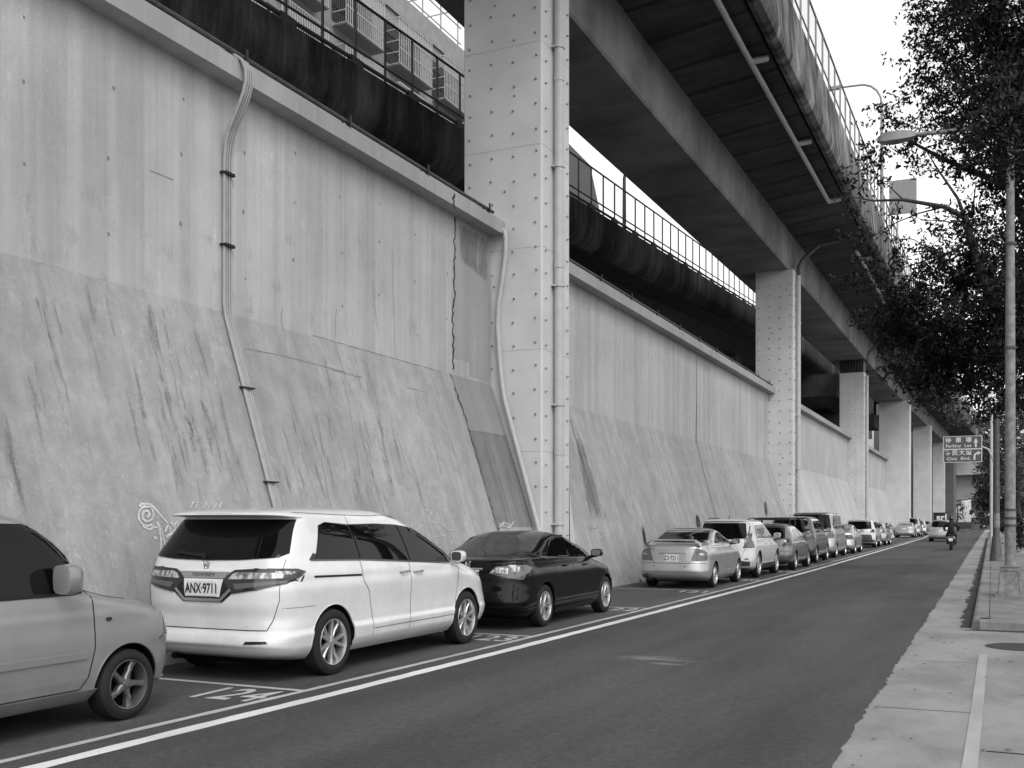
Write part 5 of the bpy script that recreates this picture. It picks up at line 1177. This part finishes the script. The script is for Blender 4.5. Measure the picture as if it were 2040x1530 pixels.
def block(px0, px1, pyt, Y, label, m, stripes):
    a = on_plane(px0, pyt, (0, Y, 0), (0, 1, 0)); b = on_plane(px1, pyt, (0, Y, 0), (0, 1, 0)); r = empty('distant_building', (a.x, Y, 0), label, 'building', 'distant buildings under the decks')
    mb = MB(); mb.box(a.x, b.x, Y, Y + 12, 0, a.z); mb.build('wall', m, r)
    for k in range(stripes):
        z = a.z - 1.0 - k * 3.2; mb = MB(); mb.box(a.x + .3, b.x - .3, Y - .06, Y, z - 1.5, z); mb.build('window_band', M['tiledark'], r)
    return r
block(1612, 1664, 800, 170, 'white distant building seen under the deck beside the third column', M['white'], 3)
block(1722, 1741, 846, 190, 'white striped distant tower just right of the third column', M['white'], 9)
block(1741, 1768, 745, 150, 'grey distant block between the third and fourth columns', M['tiledark'], 2)
block(1770, 1900, 790, 176, 'added dark backdrop slab filling the gaps between the last columns', M['tiledark'], 6)  # dark backdrop added to hide the bright sky behind these columns
# far portal of a crossing viaduct closing the street
r = empty('far_overpass', (-2, 205, 0), 'pale concrete overpass crossing the end of the street', 'overpass')
mb = MB(); mb.add([(-40, 205, 9.2), (40, 205, 10.8), (40, 205, 12.8), (-40, 205, 12.8), (-40, 218, 9.2), (40, 218, 10.8), (40, 218, 12.8), (-40, 218, 12.8)], [(0, 1, 2, 3), (4, 7, 6, 5), (0, 4, 5, 1), (3, 2, 6, 7)]); mb.build('edge_beam', M['wallfar'], r)
mb = MB(); mb.box(-40, 40, 206, 219, 12.8, 13.5); mb.build('deck', M['soffit'], r)
mb = MB(); mb.box(-9.2, -6.2, 206, 212, 0, 9.3); mb.build('pier', M['wall'], r)
mb = MB(); mb.add([(-6.2, 207, 5.2), (8, 207, 7.6), (8, 207, 10.4), (-6.2, 207, 9.9), (-6.2, 216, 5.2), (8, 216, 7.6), (8, 216, 10.4), (-6.2, 216, 9.9)], [(0, 1, 2, 3), (0, 4, 5, 1), (4, 7, 6, 5)]); mb.build('crosshead', M['patch'], r)
mb = MB(); mb.box(-3.6, 1.6, 222, 224, 0, 9.0); mb.build('abutment', M['coping'], r)
mb = MB(); mb.box(-40, 40, 228, 229, 0, 1.3); tag(mb.build('boundary_wall', M['patchdark']), 'low dark boundary wall across the far end of the street', 'wall')
# board with letters, small signs
bx0 = on_plane(1859, 1021, (0, 132, 0), (0, 1, 0)); bx1 = on_plane(1887, 1036, (0, 132, 0), (0, 1, 0))
r = empty('letter_board', (bx0.x, 132, 0), 'black board with white letters s and r beyond the silver car', 'sign')
mb = MB(); mb.box(bx0.x, bx1.x, 132, 132.1, 1.6, bx0.z); mb.build('board', M['boardblack'], r)
text_mesh('sr|', 1.15, M['white'], 'board_letters', Matrix.Translation((.95, -.03, bx0.z - .62)) @ Matrix.Rotation(R(90), 4, 'X'), r, bold=.03); text_mesh('---', .45, M['signtext'], 'board_letters', Matrix.Translation((2.1, -.03, bx0.z - .85)) @ Matrix.Rotation(R(90), 4, 'X'), r)
for q in (.2, .9): mb = MB(); mb.tube([(bx0.x + (bx1.x - bx0.x) * q, 132.05, 0), (bx0.x + (bx1.x - bx0.x) * q, 132.05, 1.7)], .05, 6); mb.build('post', M['poledark'], r)
def far_sign(px, py, Y, label, shape, name):
    p = on_plane(px, py, (0, Y, 0), (0, 1, 0)); r = empty(name, (p.x, Y, 0), label, 'sign'); mb = MB(); mb.tube([(p.x, Y, 0), (p.x, Y, p.z)], .04, 6); mb.build('post', M['poledark'], r); mb = MB()
    if shape == 'tri': mb.add([(p.x - .45, Y - .05, p.z - .3), (p.x + .45, Y - .05, p.z - .3), (p.x, Y - .05, p.z + .5), (p.x - .45, Y - .03, p.z - .3), (p.x + .45, Y - .03, p.z - .3), (p.x, Y - .03, p.z + .5)], [(0, 1, 2), (3, 5, 4), (0, 3, 4, 1), (1, 4, 5, 2), (2, 5, 3, 0)])
    else: mb.box(p.x - .35, p.x + .35, Y - .08, Y - .04, p.z - .4, p.z + .4)
    mb.build('sign_board', M['signtext'] if shape != 'box' else M['boardblack'], r); mb = MB()
    if shape == 'chev':
        for s in (-1, 1): mb.bar((p.x - .15, Y - .085, p.z + s * .3), (p.x + .15, Y - .085, p.z), .13, .01)
        mb.build('chevron', M['boardblack'], r)
    if shape == 'tri': mb.bar((p.x, Y - .055, p.z - .18), (p.x, Y - .055, p.z + .12), .09, .01); mb.build('warning_mark', M['boardblack'], r)
far_sign(1939.5, 1027, 196, 'white triangular warning sign under the far overpass', 'tri', 'warning_sign')
far_sign(1966.5, 1024, 185, 'white sign with a black chevron beside the far overpass', 'chev', 'chevron_sign')
far_sign(1936, 1021, 197, 'small dark box signal on a post by the warning sign', 'box', 'signal')

# ------------------------------------------------------------------ motorcyclists
def skin_person(pts, edges, radii, name, m, parent):
    me = bpy.data.meshes.new(name); me.from_pydata(pts, edges, []); o = bpy.data.objects.new(name, me); COL.objects.link(o)
    sk = o.modifiers.new('s', 'SKIN'); 
    for i, rr in enumerate(radii): me.skin_vertices[0].data[i].radius = (rr, rr)
    me.skin_vertices[0].data[0].use_root = True; sk.use_smooth_shade = True
    sub = o.modifiers.new('d', 'SUBSURF'); sub.levels = 2; sub.render_levels = 2
    dg = bpy.context.evaluated_depsgraph_get(); m2 = bpy.data.meshes.new_from_object(o.evaluated_get(dg)); o.modifiers.clear(); o.data = m2; m2.materials.clear(); m2.materials.append(m); m2.name = name
    m2.polygons.foreach_set('use_smooth', [True] * len(m2.polygons)); o.parent = parent; return o
M['jacket_cloth'] = plain('dark_jacket', .010, .85, var=.3); M['jeans'] = plain('dark_jeans', .022, .9, var=.3); M['skin'] = plain('skin', .22, .6)
M['helmet'] = plain('helmet', .012, .2, coat=.5); M['scooter'] = plain('black_scooter', .012, .25, coat=.8); M['scooterpale'] = plain('pale_scooter', .40, .3, coat=.5); M['shoe'] = plain('shoe', .01, .8)
def scooter(x, y, label, plabel, jacket, helmet, body='scooter'):
    r = empty('motorcycle', (x, y, 0), label, 'motorcycle'); 
    def b(mb, n, m, p=None, sm=40): mb.v = [(q[0], q[1], q[2]) for q in mb.v]; o = mb.build(n, m, None, sm, org=(0, 0, 0)); o.parent = p or r; return o
    for yy in (-.62, .68):
        mb = MB(); mb.lathe([(.16, -.05), (.23, -.06), (.255, -.035), (.262, 0), (.255, .035), (.23, .06), (.16, .05)], 28, 'x', (0, yy, .262)); wh = b(mb, 'wheel', M['tyre'])
        mb = MB(); mb.lathe([(.165, -.04), (.14, -.045), (.03, -.05), (.001, -.05)], 20, 'x', (0, yy, .262)); mb.lathe([(.165, .04), (.14, .045), (.03, .05), (.001, .05)], 20, 'x', (0, yy, .262)); b(mb, 'rim', M['rimdark'], wh)
    def loft(secs, n=14):
        vs = []
        for yy, w_, z0, z1 in secs:
            for i in range(n):
                a = 2 * math.pi * i / n; vs.append((w_ * math.copysign(abs(math.cos(a)) ** .7, math.cos(a)), yy, (z0 + z1) / 2 + (z1 - z0) / 2 * math.copysign(abs(math.sin(a)) ** .7, math.sin(a))))
        mb = MB(); k = len(secs); mb.add(vs, [(i * n + j, i * n + (j + 1) % n, i * n + n + (j + 1) % n, i * n + n + j) for i in range(k - 1) for j in range(n)] + [tuple(range(n))[::-1], tuple(range((k - 1) * n, k * n))]); return mb
    b(loft([(-.95, .10, .62, .74), (-.80, .19, .46, .78), (-.5, .22, .40, .80), (-.1, .20, .34, .74), (.05, .17, .30, .45), (.4, .17, .28, .40), (.5, .16, .30, .55)]), 'body', M[body])
    b(loft([(.45, .17, .30, .70), (.55, .23, .35, .98), (.66, .20, .55, 1.02), (.74, .10, .65, .95)]), 'front_shield', M[body])
    b(loft([(-.88, .11, .79, .83), (-.6, .17, .78, .87), (-.2, .16, .76, .83), (.0, .10, .72, .77)]), 'seat', M['shoe'])
    mb = MB(); mb.tube([(-.34, .42, 1.05), (-.2, .50, 1.04), (0, .55, 1.0), (.2, .50, 1.04), (.34, .42, 1.05)], .018, 8); b(mb, 'handlebar', M['trim'])
    for s in (-1, 1):
        mb = MB(); mb.tube([(s * .25, .5, 1.04), (s * .36, .52, 1.22)], .008, 6); mb.lathe([(.001, -.02), (.06, -.015), (.07, 0), (.05, .02), (.001, .025)], 14, 'y', (s * .38, .52, 1.25)); b(mb, 'mirror', M['trim'])
    mb = MB(); mb.box(-.10, .10, -.97, -.955, .50, .66); b(mb, 'number_plate', M['plate'])
    mb = MB(); mb.box(-.13, .13, -.975, -.93, .70, .76); b(mb, 'tail_lamp', M['lampmid'])
    mb = MB(); mb.tube([(.17, -.85, .36), (.17, -.35, .30)], .06, 10); b(mb, 'exhaust', M['trim'])
    mb = MB(); mb.box(-.08, .08, -.93, -.80, .22, .50); b(mb, 'mudguard', M['trim'])
    p = empty('person', (x, y, 0), plabel, 'person')
    pts = [(0, -.42, .92), (0, -.42, 1.08), (0, -.36, 1.30), (0, -.30, 1.46), (0, -.27, 1.56), (0, -.24, 1.68),
           (.13, -.33, 1.44), (.34, -.16, 1.26), (.37, .12, 1.10), (.33, .38, 1.06), (.33, .46, 1.06), (-.13, -.33, 1.44), (-.34, -.16, 1.26), (-.37, .12, 1.10), (-.33, .38, 1.06), (-.33, .46, 1.06),
           (.11, -.35, .90), (.21, .12, .84), (.20, .20, .48), (.19, .30, .36), (-.11, -.35, .90), (-.21, .12, .84), (-.20, .20, .48), (-.19, .30, .36)]
    ed = [(0, 1), (1, 2), (2, 3), (3, 4), (4, 5), (3, 6), (6, 7), (7, 8), (8, 9), (9, 10), (3, 11), (11, 12), (12, 13), (13, 14), (14, 15), (0, 16), (16, 17), (17, 18), (18, 19), (0, 20), (20, 21), (21, 22), (22, 23)]
    rad = [.17, .165, .19, .13, .065, .09, .10, .072, .055, .042, .035, .10, .072, .055, .042, .035, .12, .09, .065, .055, .12, .09, .065, .055]
    body_ = skin_person(pts, ed, rad, 'person_body', jacket, p)
    mb = MB(); mb.lathe([(.001, .145), (.08, .125), (.13, .06), (.14, 0), (.135, -.07), (.11, -.13), (.06, -.14)], 20, c=(0, -.22, 1.72)); b(mb, 'helmet', helmet, p)
    for s in (-1, 1):
        mb = MB()
        for k in range(4): mb.tube([(s * (.31 + .025 * k - .03), .40, 1.085), (s * (.31 + .025 * k - .03), .49, 1.08 - .002 * k), (s * (.31 + .025 * k - .03), .50, 1.03), (s * (.31 + .025 * k - .03), .44, 1.02)], [.012, .011, .010, .008], 6)
        mb.tube([(s * .27, .41, 1.07), (s * .26, .45, 1.03), (s * .28, .48, 1.01)], [.012, .011, .009], 6); b(mb, 'hand', M['skin'], p)
        mb = MB(); mb.box(s * .19 - .05, s * .19 + .05, .16, .42, .30, .38); b(mb, 'shoe', M['shoe'], p)
    return r, p
scooter(-1.98, 61.2, 'black motor scooter with a white number plate riding down the road', 'motorcyclist in a black jacket and dark helmet, seen from behind', M['jacket_cloth'], M['helmet'])
scooter(-1.2, 206, 'faraway pale motor scooter at the end of the street', 'faraway rider in dark clothes at the end of the street', M['jacket_cloth'], M['helmet'], 'scooterpale')

# ------------------------------------------------------------------ trees
def leafmat(name, a, b):
    n = newmat(name); v = n.n('NewGeometry').outputs['Random Per Island']
    return n.out(n.ramp(v, 0, 1, a, b), .6, spec=.14)
M['leaf'] = leafmat('dark_leaves', .008, .030); M['leafgrey'] = leafmat('paler_leaves', .05, .12); M['bark'] = plain('bark', .035, .95, var=.4, scale=12)  # one near-black leaf tone and one lighter grey
NR = np.random.default_rng(11); TW = []
def leaves(clumps, size, dens=1.5):
    """clumps: (centre, (rx,ry,rz), optical depth) -> arrays of leaf quads; leaves hang in twig sprays inside each clump"""
    P_, S_ = [], []; TW.clear()
    la = size * size * .42 * .5
    for c, rad, d in clumps:
        n = int(max(30, d * dens * math.pi * rad[0] * rad[2] / la)); k = max(6, n // 22)
        u = NR.normal(size=(k, 3)); u /= np.linalg.norm(u, axis=1)[:, None]; tw = u * (NR.random((k, 1)) ** .42) * np.array(rad) + np.array(c)
        ax = NR.normal(size=(k, 3)) * [1, 1, .5]; ax /= np.linalg.norm(ax, axis=1)[:, None]
        idx = NR.integers(0, k, n); t = NR.uniform(-1, 1, (n, 1)); q = tw[idx] + ax[idx] * t * size * 2.8 + NR.uniform(-1, 1, (n, 3)) * size * .75; TW.append((np.array(c), tw, ax))
        P_.append(q); S_.append(size * NR.uniform(.65, 1.25, n))
    p = np.concatenate(P_); s = np.concatenate(S_)[:, None]; n = len(p)
    d = NR.normal(size=(n, 3)) + [0, 0, -.5]; d /= np.linalg.norm(d, axis=1)[:, None]; w_ = np.cross(d, NR.normal(size=(n, 3))); w_ /= np.linalg.norm(w_, axis=1)[:, None]; up = np.cross(d, w_)
    v = np.stack([p - d * s * .5, p + w_ * s * .21 - d * s * .04 + up * s * .05, p + d * s * .5, p - w_ * s * .21 - d * s * .04 + up * s * .05], 1).reshape(-1, 3)
    return v
def crown_obj(v, m, parent):
    me = bpy.data.meshes.new('crown'); n = len(v) // 4; v = v - np.array(parent.location)
    me.vertices.add(len(v)); me.vertices.foreach_set('co', v.astype(np.float32).ravel()); me.loops.add(len(v)); me.loops.foreach_set('vertex_index', np.arange(len(v), dtype=np.int32))
    me.polygons.add(n); me.polygons.foreach_set('loop_start', np.arange(0, len(v), 4, dtype=np.int32)); me.update(calc_edges=True); me.materials.append(m)
    o = bpy.data.objects.new('crown', me); COL.objects.link(o); o.parent = parent; return o
def atY(px, py, Y): return on_plane(px, py, (0, Y, 0), (0, 1, 0))
def pclumps(lst, Y, dy=1.2):
    out = []
    for px, py, r, d in lst:
        yy = Y + rnd.uniform(-dy, dy); c = atY(px, py, yy); k = (c - Vector((0, 0, CAM_H))).dot(FW) / FPX * r; out.append((tuple(c), (k * 1.05, k * 1.2, k * .95), d))
    return out
def tree(base, clumps, limbs, size, m, label, group='street trees on the right', dens=1.5):
    r = empty('street_tree', base, label, 'tree', group); mb = MB()
    for pts, r0, r1 in limbs: mb.tube([tuple(p) for p in pts], [r0 + (r1 - r0) * i / (len(pts) - 1) for i in range(len(pts))], 8)
    lv = leaves(clumps, size, dens)
    for c, tw, ax in TW:           # twigs carrying the sprays
        for q, a_ in list(zip(tw, ax))[::2]:
            m_ = c + (q - c) * .55 + NR.normal(size=3) * .05; mb.tube([tuple(c), tuple(m_), tuple(q), tuple(q + a_ * size * 2.4)], [size * .11, size * .08, size * .05, size * .02], 3, caps=False)
    mb.build('trunk', M['bark'], r, smooth=60); crown_obj(lv, m, r); return r
YA = 23.6; bA = Vector((2.0, YA, .15))
clA = pclumps([(1990, 110, 75, 3), (2050, 150, 95, 3.2), (1905, 115, 55, 2.2), (1960, 200, 80, 2.8), (1855, 165, 48, 1.4), (2040, 265, 85, 3), (1940, 285, 60, 2.0), (1830, 112, 32, .9), (1805, 190, 32, .7), (1762, 235, 38, .9), (1850, 255, 45, .9), (1735, 290, 34, .9),
               (1790, 305, 42, .8), (2010, 345, 60, 2.4), (1905, 340, 45, .8), (1722, 335, 26, .8), (1700, 375, 30, .5), (1965, 410, 45, 1.2), (2045, 430, 60, 2.2), (2060, 520, 60, 2), (1900, 25, 75, 2.4), (1995, 0, 95, 3), (1830, 45, 42, 1.1), (2090, 60, 90, 3), (1790, 120, 18, .5), (1870, 215, 40, 1.2), (2100, 300, 100, 2.5), (1880, -60, 60, 2), (1980, -80, 90, 2.5), (1815, 255, 40, .6), (1755, 365, 38, .35), (1845, 330, 50, .4), (1900, 455, 60, .25)], YA)
clA += pclumps([(1990, 250, 65, 2.0), (1955, 285, 42, 1.2), (2025, 325, 50, 2.2), (1925, 250, 32, .7), (2010, 190, 60, 1.6), (1890, 262, 22, .35)], 20.6, .4)
lmA = [([bA, bA + Vector((-.05, .1, 2.6)), atY(2120, 640, YA), atY(2080, 520, YA), atY(2008, 370, YA)], .20, .085), ([atY(2008, 370, YA), atY(1945, 345, YA - .3), atY(1881, 318, YA - .5), atY(1820, 285, YA - .6), atY(1770, 262, YA - .7)], .075, .015),
       ([atY(2080, 520, YA), atY(2060, 300, YA + .5), atY(2000, 120, YA + .6), atY(1960, -60, YA)], .12, .03), ([atY(2060, 300, YA + .4), atY(1960, 180, YA), atY(1880, 120, YA - .4), atY(1830, 90, YA - .5)], .06, .012), ([atY(1945, 345, YA - .3), atY(1900, 260, YA), atY(1850, 205, YA)], .035, .01), ([atY(2120, 640, YA), atY(2180, 300, YA), atY(2200, 0, YA)], .14, .03)]
TA = tree(bA, clA, lmA, .12, M['leaf'], 'dark leafy tree nearest the camera, its crown filling the upper right corner', dens=1.2)
YB = 33.0; bB = Vector((1.7, YB, .15))
clB = pclumps([(1800, 520, 45, .45), (1745, 545, 45, .8), (1850, 500, 50, .9), (1910, 560, 70, 2.2), (1985, 560, 75, 2.6), (2045, 610, 85, 3), (1835, 600, 62, 2.3), (1765, 610, 42, 1.6), (1800, 665, 55, 2.6), (1850, 690, 62, 3), (1798, 730, 38, 2.2), (1842, 762, 42, 2.6), (1826, 795, 20, 1.6), (1900, 650, 72, 3),
               (1965, 700, 80, 3), (2035, 710, 85, 3), (1925, 775, 45, 1.9), (2000, 780, 45, 2), (1890, 735, 52, 2.6), (1715, 480, 35, .5), (1700, 560, 30, .5), (1725, 635, 26, .6), (1870, 800, 24, .8), (1960, 810, 30, 1), (2040, 800, 40, 1.6), (1960, 480, 60, 1.6), (1880, 440, 60, .3), (2090, 520, 80, 3), (1690, 420, 30, .35), (1765, 440, 45, .25)], YB, 1.8)
hB = [atY(2085, 800, YB), atY(2000, 640, YB), atY(1960, 555, YB), atY(1935, 480, YB), atY(1922, 433, YB)]
lmB = [([bB, bB + Vector((0, 0, 1.8)), hB[0], hB[1], hB[2], hB[3], hB[4]], .21, .095), ([hB[4], atY(1881, 412, YB - .4), atY(1800, 398, YB - .6), atY(1740, 400, YB - .7), atY(1695, 392, YB - .8)], .09, .012), ([hB[4], atY(1908, 395, YB), atY(1870, 340, YB), atY(1845, 300, YB)], .06, .012),
       ([atY(1881, 412, YB - .4), atY(1830, 425, YB - .3), atY(1770, 450, YB - .4), atY(1720, 485, YB - .4)], .03, .008), ([hB[3], atY(1900, 500, YB), atY(1840, 520, YB - .5), atY(1780, 540, YB - .6)], .045, .01), ([hB[1], atY(1900, 640, YB), atY(1830, 680, YB - .5), atY(1810, 740, YB - .6)], .06, .012), ([atY(1800, 398, YB - .6), atY(1770, 370, YB - .6), atY(1735, 350, YB - .6)], .025, .006), ([hB[3], atY(1940, 400, YB + .3), atY(1945, 360, YB + .3)], .04, .01), ([hB[0], atY(2120, 500, YB), atY(2130, 300, YB)], .12, .03)]
tree(bB, clB, lmB, .15, M['leaf'], 'dark tree with low boughs hanging before the viaduct, behind the nearest lamp pole')
def ftree(x, Y, lst, size, m, label, dy=2.5): 
    tp = atY(lst[0][0], lst[0][1], Y); b = Vector((x, Y, .1)); tree(b, pclumps(lst, Y, dy), [([b, (b + tp) / 2 + Vector((.1, 0, .2)), tp], .20, .05)], size, m, label)
ftree(1.5, 62, [(2000, 850, 45, 2.2), (2040, 830, 40, 2.2), (1960, 840, 28, 1.8), (1990, 910, 40, 1.6), (2040, 900, 50, 2.0), (1900, 820, 30, 1.2), (1870, 780, 40, 1.2), (2030, 960, 40, 1.6)], .19, M['leafgrey'], 'paler grey tree right of the road sign and behind both poles')
ftree(1.8, 100, [(1975, 930, 26, 2), (1958, 960, 20, 1.8), (1985, 970, 28, 2), (2015, 940, 34, 2), (1960, 905, 22, 1.5), (2040, 980, 34, 2)], .26, M['leaf'], 'farther dark tree under the road sign')
ftree(1.6, 150, [(1955, 1005, 14, 2.5), (1968, 985, 20, 2.5), (1985, 1010, 22, 2.5), (2010, 1010, 26, 2.5), (2040, 1010, 30, 2.0), (1962, 1028, 14, 2.5), (1943, 985, 8, 1.2)], .36, M['leaf'], 'small dark tree at the far end of the pavement')
ftree(-5.6, 201, [(1907, 1005, 8, 1.6), (1914, 1015, 10, 1.6), (1908, 1030, 8, 1.4)], .4, M['leaf'], 'little tree under the far overpass')
def bush(p, lst, Y, size, label, m='leaf', name='bush'):
    r = empty(name, p, label, 'bush'); mb = MB()
    for k in range(4): mb.tube([(p[0] + rnd.uniform(-.2, .2), Y + rnd.uniform(-.2, .2), 0), (p[0] + rnd.uniform(-.5, .5), Y + rnd.uniform(-.3, .3), .8)], [.03, .01], 5)
    mb.build('stem', M['bark'], r); crown_obj(leaves(pclumps(lst, Y, .5), size), M[m], r)
bush((-7.9, 80, 0), [(1758, 1050, 9, 1.6), (1765, 1046, 7, 1.4), (1762, 1060, 7, 1.2), (1768, 1056, 5, 1.0)], 80, .2, 'scraggly bush growing at the foot of the wall by the third column', 'leafgrey')
bush((2.2, 48, .15), [(2010, 1050, 18, 2.2), (2040, 1045, 22, 2.4), (2030, 1075, 18, 2), (1992, 1050, 8, 1.2)], 48, .16, 'dark clipped bush on the pavement behind the pedestal pole')
bush((1.2, 80, .15), [(1975, 1045, 8, 2), (1985, 1040, 12, 2.2), (2000, 1035, 14, 2.2), (2020, 1030, 18, 2.2)], 90, .25, 'dark low bush far along the pavement')
# trees on the near pavement, seen only mirrored in the car windows
for k, (dx, dy) in enumerate(((9.5, -17), (10.5, -9), (10.0, -27))):
    t = TA.copy(); COL.objects.link(t); t.location = TA.location + Vector((dx, dy, 0)); t['label'] = ['leafy tree beside the camera, mirrored in the car windows', 'leafy tree mirrored in the near car windows', 'leafy tree behind the camera, mirrored in windows'][k]
    for ch in TA.children: q = ch.copy(); COL.objects.link(q); q.parent = t
